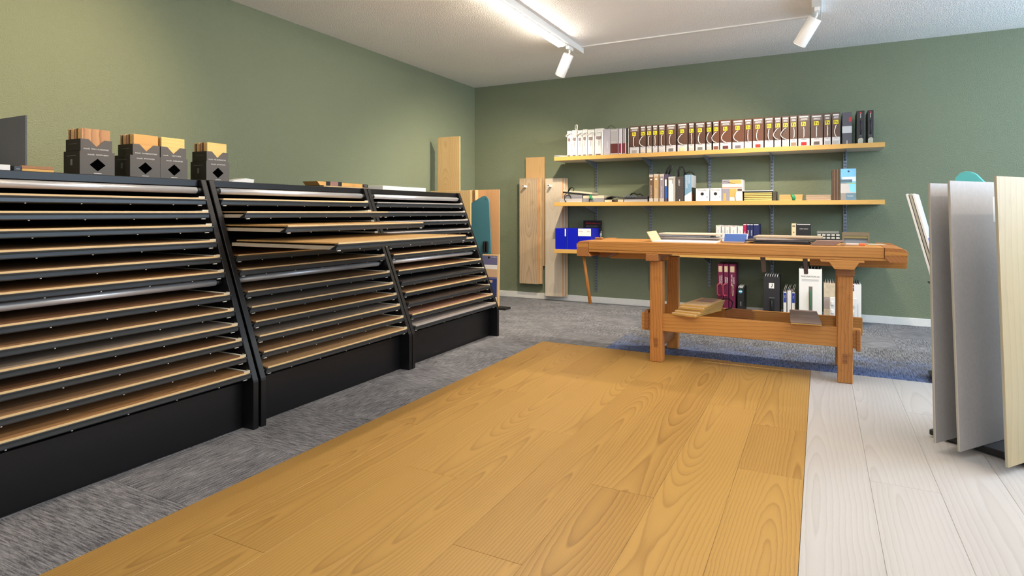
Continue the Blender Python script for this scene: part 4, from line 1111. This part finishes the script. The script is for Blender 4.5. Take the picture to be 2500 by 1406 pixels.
for i, (a, b_) in enumerate(((3.598, 3.624), (3.632, 3.664), (3.670, 3.697))):
    t = std('small_white_binder', ('slim white binder with blue top, left of a trio', 'plain white binder in the middle of a trio', 'slim white binder with blue top, right of a trio')[i] + ' on the carpet', 'binder', a, b_, 0.001, 0.285 if i != 1 else 0.30, file_w, 0.22, FY, 'small white binders on the carpet', 0.002)
    if i != 1:
        pr(t, 'blue_top', plain('royal_blue', S(30, 56, 150), 0.45), 0.1, 0.95, 0.66, 0.98); tx(t, 'top_print', 'haro', white_p, 0.5, 0.85, 0.013, None, True)
    tx(t, 'spine_print', 'CORK', grey_ink, 0.5, 0.2, 0.016, None, True)
    for k in range(2):
        t.mb('fanned_sheet', MB().prism([(a + 0.012 * k, 0.302 if i == 1 else 0.287), (a + 0.012 * k + 0.002, 0.302 if i == 1 else 0.287), (a + 0.012 * k + 0.018, 0.345), (a + 0.012 * k + 0.016, 0.345)], 'Y', FY + 0.01, FY + 0.2), card_white)
t = std('white_sample_tower', 'tall white sample box with green strap and title lettering', 'sample box', 3.732, 3.922, 0.001, 0.515, card_white, 0.26, -0.40)
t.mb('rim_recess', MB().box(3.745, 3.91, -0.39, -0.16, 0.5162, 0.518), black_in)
tx(t, 'title_print', 'FASCINATION #1', ink, 0.5, 0.865, 0.021, 0.150)
for q in (0.815, 0.80, 0.785):
    pr(t, 'small_print', grey_ink, 0.12, 0.86, q, q + 0.004)
pr(t, 'strap_slot', plain('grey_slot', S(110, 104, 100), 0.5), 0.43, 0.59, 0.12, 0.69)
t.tube('green_strap', plain('green_strap', S(20, 130, 80), 0.5), [(3.829, -0.402, 0.32), (3.829, -0.416, 0.28), (3.829, -0.418, 0.20), (3.829, -0.402, 0.15)], 0.014, 10, ry=0.003)
for i in range(6):
    t.box('sheet', plain('grey_sheet', S(150, 150, 152), 0.5), 3.755 + i * 0.027, 3.757 + i * 0.027, -0.38, -0.18, 0.5182, 0.535)
t = std('stone_print_box', 'box with beige stone print behind the bench leg', 'sample box', 3.936, 4.075, 0.001, 0.385, plain('stone_print', S(196, 180, 156), 0.6, var=0.25, scale=30), 0.24, FY)
pr(t, 'grey_band', plain('taupe_band', S(160, 146, 140), 0.5), 0.0, 1.0, 0.40, 0.68)
for i in range(6):
    t.box('sheet', card_white, 3.95 + i * 0.02, 3.953 + i * 0.02, FY + 0.004, FY + 0.22, 0.3862, 0.41)
t = std('white_blue_box', 'white sample box with blue label right of the bench leg', 'sample box', 4.085, 4.234, 0.001, 0.392, card_white, 0.24, -0.38)
pr(t, 'blue_label', plain('royal_blue', S(30, 56, 150), 0.45), 0.22, 0.62, 0.84, 0.985); tx(t, 'label_print', 'MEISTER', white_p, 0.42, 0.92, 0.018, 0.055, th=0.0012)
tx(t, 'foot_print', 'Ja', grey_ink, 0.6, 0.1, 0.02, None)
for i in range(7):
    t.box('sheet', plain('dark_sheet', S(60, 64, 70), 0.5), 4.093 + i * 0.02, 4.098 + i * 0.02, -0.375, -0.16, 0.3932, 0.416)
t = T('clip_rail', 'pair of white plastic clip rails in front of the boxes', 'clip rail', (4.09, -0.42, 0))
for a in (3.985, 4.145):
    rl = t.box('rail', file_w, a, a + 0.055, -0.412, -0.404, 0.02, 0.27, bevel=0.004)
    for k in range(3):
        t.box('clip', file_w, a + 0.008, a + 0.03, -0.43, -0.412, 0.05 + k * 0.075, 0.085 + k * 0.075, parent=rl, bevel=0.004)
t.box('base', file_w, 3.985, 4.20, -0.43, -0.40, 0.0, 0.018, bevel=0.003)

# ------------------------------------------------------------------ workbench
B = T('workbench', 'old wooden joiner workbench with heavy legs and stretchers', 'workbench', (3.35, -2.15, 0.0))
FYB = -2.50
B.box('front_beam', bench_w, 2.432, 4.238, FYB, -2.395, 0.773, 0.834, bevel=0.002)
B.box('lower_strip', bench_w, 2.432, 4.262, FYB + 0.004, -2.42, 0.756, 0.7725, bevel=0.002)
for i in range(3):
    B.box('top_board', bench_w, 2.432, 4.238, -2.393 + i * 0.125, -2.393 + (i + 1) * 0.125 - 0.0015, 0.776, 0.8335, bevel=0.0015)
B.box('tool_well', bench_dark, 2.432, 4.238, -2.017, -1.87, 0.735, 0.748)
B.box('rear_rail', bench_dark, 2.50, 4.30, -1.868, -1.82, 0.742, 0.7655, bevel=0.003)
for a, b_ in ((2.46, 2.90), (3.845, 4.392)):
    B.box('vise_guide', bench_w, a, b_, -2.085, -2.045, 0.684, 0.7345, bevel=0.003)
B.box('rear_batten', bench_w, 2.432, 4.30, -1.868, -1.83, 0.766, 0.826, bevel=0.003)
e = B.mb('end_block', MB().prism([(2.345, 0.79), (2.353, 0.822), (2.37, 0.832), (2.4305, 0.833), (2.4305, 0.757), (2.452, 0.724), (2.345, 0.724)], 'Y', FYB - 0.004, -1.83), bench_y, bevel=0.002)
B.box('dovetail', bench_w, 2.3445, 2.432, FYB - 0.0055, FYB - 0.003, 0.789, 0.815, parent=e)
e = B.mb('end_block', MB().prism([(4.2395, 0.835), (4.325, 0.833), (4.345, 0.822), (4.352, 0.80), (4.352, 0.748), (4.265, 0.748), (4.2395, 0.775)], 'Y', FYB - 0.004, -1.83), bench_y, bevel=0.002)
B.box('dovetail', bench_w, 4.24, 4.353, FYB - 0.0055, FYB - 0.003, 0.79, 0.812, parent=e)
B.tube('vise_handle', bench_z, [(2.372, -2.44, 0.735), (2.395, -2.44, 0.58), (2.425, -2.44, 0.378)], [0.0105, 0.0115, 0.0125], 14)
B.mb('vise_block', MB().prism([(2.44, 0.755), (2.55, 0.755), (2.55, 0.735), (2.50, 0.706), (2.44, 0.706)], 'Y', -2.30, -2.09), bench_dark, bevel=0.003)
# left and right trestles
LEGX = ((2.862, 2.946), (4.000, 4.082))
for s, (a, b_) in enumerate(LEGX):
    B.box('leg', bench_z, a, b_, -2.452, -2.368, 0.0125, 0.705 if s == 0 else 0.700, bevel=0.004)
    B.box('leg', bench_z, a, b_, -1.945, -1.865, 0.0005, 0.705, bevel=0.004)
    B.box('foot_rail', bench_y, a + 0.02, b_ - 0.02, -2.367, -1.946, 0.10, 0.17, bevel=0.003)
    B.box('tenon_end', bench_dark, (a + b_) / 2 - 0.014, (a + b_) / 2 + 0.012, -2.4535, -2.452, 0.115 if s == 0 else 0.13, 0.175 if s == 0 else 0.19)
B.mb('bearer', MB().prism([(-2.505, 0.707), (-2.40, 0.704), (-2.30, 0.716), (-1.86, 0.728), (-1.86, 0.7555), (-2.505, 0.7555)], 'X', 2.846, 2.932), bench_y, bevel=0.003)
B.mb('bearer', MB().prism([(3.905, 0.755), (4.138, 0.755), (4.138, 0.741), (4.112, 0.741), (4.085, 0.700), (3.983, 0.700), (3.955, 0.741), (3.912, 0.741)], 'Y', FYB - 0.002, -1.86), bench_w, bevel=0.002)
B.box('leg_cap', bench_dark, 3.992, 4.090, -2.462, -2.36, 0.655, 0.6995, bevel=0.003)
fs = B.box('front_stretcher', bench_w, 2.80, 4.125, -2.430, -2.390, 0.222, 0.342, bevel=0.003)
rs = B.box('rear_stretcher', bench_w, 2.80, 4.16, -1.925, -1.885, 0.215, 0.330, bevel=0.003)
B.box('stretcher_key', bench_dark, 2.825, 2.848, -2.45, -2.37, 0.23, 0.36, parent=fs, bevel=0.003)
B.box('stretcher_key', bench_dark, 4.098, 4.122, -2.455, -2.365, 0.21, 0.335, parent=fs, bevel=0.004)
B.mb('batten_block', MB().prism([(3.292, 0.272), (3.485, 0.272), (3.488, 0.318), (3.470, 0.338), (3.295, 0.338)], 'Y', -1.957, -1.926), bench_y, bevel=0.003)
for (a, b_) in ((3.568, 3.598), (3.810, 3.838)):
    B.mb('bench_dog', MB().prism([(a, 0.7745), (b_, 0.7745), (b_ + 0.004, 0.660), (a + 0.010, 0.658)], 'Y', -2.47, -2.44), plain('dark_iron_wood', S(72, 50, 40), 0.5), bevel=0.002)

# things on and in the workbench
BTZ = 0.8345


def sheet(name, label, cat, cx, cy, z, w_, d_, th, rz, mat, group=None, tilt=0.0):
    return one(name, MB().box(-w_ / 2, w_ / 2, -d_ / 2, d_ / 2, 0, th), mat, label, cat, group, loc=(cx, cy, z), rot=(tilt, 0, rz), local=True, bevel=min(0.001, th / 4))


t = T('open_brochure', 'open white brochure with raised cream cover on the bench', 'brochure', (2.93, -2.32, BTZ), local=True)
t.box('page', card_white, -0.05, 0.36, -0.13, 0.13, 0, 0.006)
t.mb('raised_cover', MB().prism([(-0.055, 0.002), (-0.05, 0.002), (-0.088, 0.070), (-0.093, 0.070)], 'Y', -0.13, 0.13), plain('cream_cover', S(214, 186, 140), 0.5))
G = 'sample cards lying on the bench'
for i, (c, w_, rz, mt, lb) in enumerate(((3.05, 0.40, 0.02, grey_bind, 'bottom grey sample card in the pile on the bench'), (3.07, 0.44, -0.03, light_bind, 'second sample card in the pile on the bench'),
                                     (3.03, 0.36, 0.03, plain('blue_grey_card', S(120, 126, 140), 0.45), 'blue grey sample card in the pile on the bench'), (3.06, 0.42, -0.02, plain('pale_card', S(206, 192, 170), 0.5), 'pale beige card topping the pile on the bench'))):
    sheet('sample_card', lb, 'sample card', c, -2.03, BTZ + i * 0.0135, w_, 0.22, 0.011, rz, mt, G)
t = T('blue_folder', 'blue folder with white lining standing half open on the bench', 'folder', (3.385, -2.16, BTZ), local=True)
t.mb('cover', MB().prism([(-0.04, 0.0), (-0.035, 0.0), (0.005, 0.055), (0.0, 0.055)], 'X', -0.07, 0.075), plain('folder_blue', S(56, 92, 160), 0.45))
t.mb('lining', MB().prism([(-0.0345, 0.0), (-0.031, 0.0), (0.011, 0.057), (0.0055, 0.057)], 'X', -0.075, 0.08), card_white)
t.box('page', plain('brown_page', S(150, 118, 92), 0.5), -0.07, 0.075, -0.20, -0.036, 0, 0.004)
for i, (c, w_, rz, mt, lb) in enumerate(((3.68, 0.34, 0.04, black_card, 'black card at the bottom of the magazine pile on the bench'), (3.66, 0.38, -0.06, plain('dark_glossy_magazine', S(70, 66, 68), 0.3), 'dark glossy magazine in the bench pile'),
                                     (3.70, 0.36, 0.10, light_bind, 'light grey magazine in the bench pile'), (3.72, 0.40, -0.04, plain('taupe_cover', S(178, 160, 136), 0.45), 'taupe magazine on top of the bench pile'))):
    sheet('magazine', lb, 'magazine', c, -2.20, BTZ + i * 0.0125, w_, 0.26, 0.0105, rz, mt, 'magazines piled on the bench')
t = T('tilted_board', 'mauve brown board propped on the magazine pile', 'board', (3.93, -2.30, BTZ), local=True)
t.mb('board', MB().prism([(-0.08, 0.0005), (-0.04, 0.032), (0.11, 0.030), (0.055, 0.0005)], 'Y', -0.10, 0.0), plain('mauve_brown', S(140, 112, 100), 0.45), bevel=0.002)
t = T('cutter_knife', 'small cutter knife with white body and orange end on the bench', 'cutter knife', (4.09, -2.30, BTZ), local=True)
t.box('body', plain('cutter_white', S(214, 196, 186), 0.4), -0.045, 0.03, -0.012, 0.012, 0, 0.014, bevel=0.003)
t.box('end', plain('cutter_orange', S(236, 116, 62), 0.4), 0.0305, 0.065, -0.012, 0.012, 0, 0.0145, bevel=0.003)
t.box('blade_guard', plain('taupe_cover', S(178, 160, 136), 0.45), -0.07, -0.0455, -0.008, 0.008, 0, 0.005)
sheet('note_paper', 'thin pale paper strip at the right end of the bench', 'paper', 4.22, -2.10, BTZ, 0.10, 0.16, 0.0015, 0.1, plain('pale_card', S(206, 192, 170), 0.5))
t = T('screw_clamp', 'small metal clamp at the left end of the bench top', 'clamp', (2.42, -2.20, BTZ), local=True)
t.tube('spindle', steel, [(0, 0, 0), (0.004, 0, 0.045)], 0.007, 10); t.tube('tip', steel, [(0.004, 0, 0.045), (0.006, 0, 0.062)], [0.007, 0.002], 10); t.box('jaw', bench_y, -0.04, 0.02, -0.02, 0.02, 0, 0.014, bevel=0.005)

# parquet samples lying across the stretchers
pq = wood('parquet_face', S(228, 198, 152), S(184, 144, 102), 'Y', 60, 0.5, 0.5, 0.2, 0.1)
pe = plain('parquet_edge', S(206, 162, 84), 0.6)
for i in range(5):
    t = T('parquet_sample', '%s parquet sample from the bottom of the tilted pile under the bench' % ORD[i], 'parquet sample', (3.175 + i * 0.006, -2.18 + 0.012 * i, 0.3478 + i * 0.0145), rot=(0, 0, -0.30 + 0.03 * i), group='parquet samples on the stretchers', local=True)
    t.box('core', pe, -0.085, 0.085, -0.29 + 0.012 * (i % 3), 0.10, -0.005, 0.004)
    t.box('face', pq, -0.085, 0.085, -0.29 + 0.012 * (i % 3), 0.10, 0.0042, 0.009, bevel=0.001)
    if i == 4:
        t.box('label', plain('mauve_label', S(150, 122, 116), 0.5), -0.05, 0.06, -0.10, 0.06, 0.0092, 0.0098)
        t.tube('strap', strap_b, [(0.07, 0.08, 0.011), (0.11, 0.11, 0.016), (0.14, 0.10, -0.005), (0.145, 0.06, -0.04), (0.11, 0.03, -0.055)], 0.004, 8)
t = T('dark_plank_sample', 'short grey brown plank sample lying across the stretchers', 'plank sample', (3.815, -2.16, 0.3425), rot=(math.radians(-1.4), 0, 0.05), local=True)
t.box('core', pe, -0.085, 0.085, -0.32, 0.30, 0.0, 0.007)
t.box('face', wood('grey_brown_face', S(150, 128, 122), S(104, 84, 80), 'X', 50, 0.5, 0.4, 0.2, 0.05), -0.087, 0.086, -0.322, 0.30, 0.0072, 0.014, bevel=0.001)

# ------------------------------------------------------------------ panel stand at the right edge
A = math.atan2(-0.61, 0.79)
B2 = T('panel_stand', 'low black slotted base holding three tall panels', 'stand', (4.351, -3.25, PT + 0.001), rot=(0, 0, A), local=True)
B2.box('base', black_plastic, 0.0, 1.25, 0.0, 0.45, 0.008, 0.034, bevel=0.004)
for a in (0.04, 1.15):
    B2.box('foot', black_plastic, a, a + 0.05, 0.02, 0.43, 0.0, 0.0078)
BA = Vector((4.351, -3.25, 0)); e1 = Vector((0.79, -0.61, 0)); e2 = Vector((0.61, 0.79, 0))


def panel(label, s, front, length, h, mat, back, lean):
    p = BA + e1 * s + e2 * front
    t = T('tall_sample_panel', label, 'sample panel', (p.x, p.y, 0.048), rot=(0, lean, A), group='tall panels in the black stand', local=True)
    t.box('face_sheet', mat, 0.0, 0.004, 0, length, 0, h)
    t.box('core', panel_edge, -0.006, -0.0001, 0, length, 0, h)
    return t


panel('concrete grey panel, leftmost of the three tall panels', 0.115, -0.155, 0.56, 1.118, concrete, None, math.radians(-1.2))
p2 = panel('concrete grey panel with paper label, middle of the three tall panels', 0.215, -0.165, 0.56, 1.125, concrete, None, math.radians(-2.0))
lb = p2.box('paper_label', card_white, 0.004, 0.0046, 0.31, 0.47, 0.95, 1.06)
for i, z in enumerate((1.03, 1.018, 1.0, 0.985, 0.962)):
    p2.box('label_print', grey_ink, 0.0046, 0.005, 0.33 + 0.02 * (i % 2), 0.44 - 0.02 * (i % 3), z, z + 0.003, parent=lb)
panel('pale oak panel at the right picture edge, nearest of the tall panels', 0.385, -0.165, 0.56, 1.135, oak_light, None, math.radians(-2.0))

# stand behind the panels
t = T('display_stand', 'teal display stand behind the tall panels', 'display stand', (4.755, -1.72, 0.001), rot=(0, 0, math.radians(-30)), local=True)
t.mb('teal_board', MB().prism([(-0.07, 0.03), (0.25, 0.03), (0.23, 1.08), (0.06, 1.285), (0.03, 1.302), (0.0, 1.306), (-0.03, 1.295), (-0.055, 1.265), (-0.06, 1.22)], 'Y', -0.012, 0.012), plain('turquoise_board', S(86, 178, 180), 0.5), bevel=0.002)
t.box('foot', black_plastic, -0.07, 0.25, -0.06, 0.06, 0.0, 0.03, bevel=0.004)
t.mb('hole', MB().tube([(0.0, -0.0128, 1.22), (0.0, -0.0121, 1.22)], 0.008, 12), ink)
for i in range(3):
    t = T('leaning_sample_board', ('front', 'middle', 'rear')[i] + ' white printed board leaning beside the teal stand', 'sample board', (4.545 + i * 0.016, -2.06 - i * 0.004, 0.60), rot=(0, math.radians(-14), math.radians(-12)), group='white boards leaning behind the panels', local=True)
    t.box('board', [card_white, panel_edge, card_white][i], -0.006, 0.006, -0.13, 0.13, 0, 0.57, bevel=0.001)
    t.box('print', plain('pale_blue_print', S(206, 214, 226), 0.5), 0.0061, 0.0067, -0.125, 0.125, 0.30, 0.56)
    t.box('violet_print', plain('violet_print', S(96, 92, 150), 0.5), 0.0061, 0.0067, -0.125, 0.125, 0.20, 0.29)
t = T('board_holder', 'black holder carrying the leaning white boards', 'holder', (4.62, -2.07, PT + 0.001), local=True)
t.box('post', black_plastic, -0.02, 0.02, -0.02, 0.02, 0.0, 0.5735, bevel=0.003)
t.box('foot', black_plastic, -0.10, 0.10, -0.12, 0.12, 0.0, 0.02, bevel=0.003)
t.box('ledge', black_plastic, -0.10, 0.06, -0.14, 0.14, 0.574, 0.586, bevel=0.003)
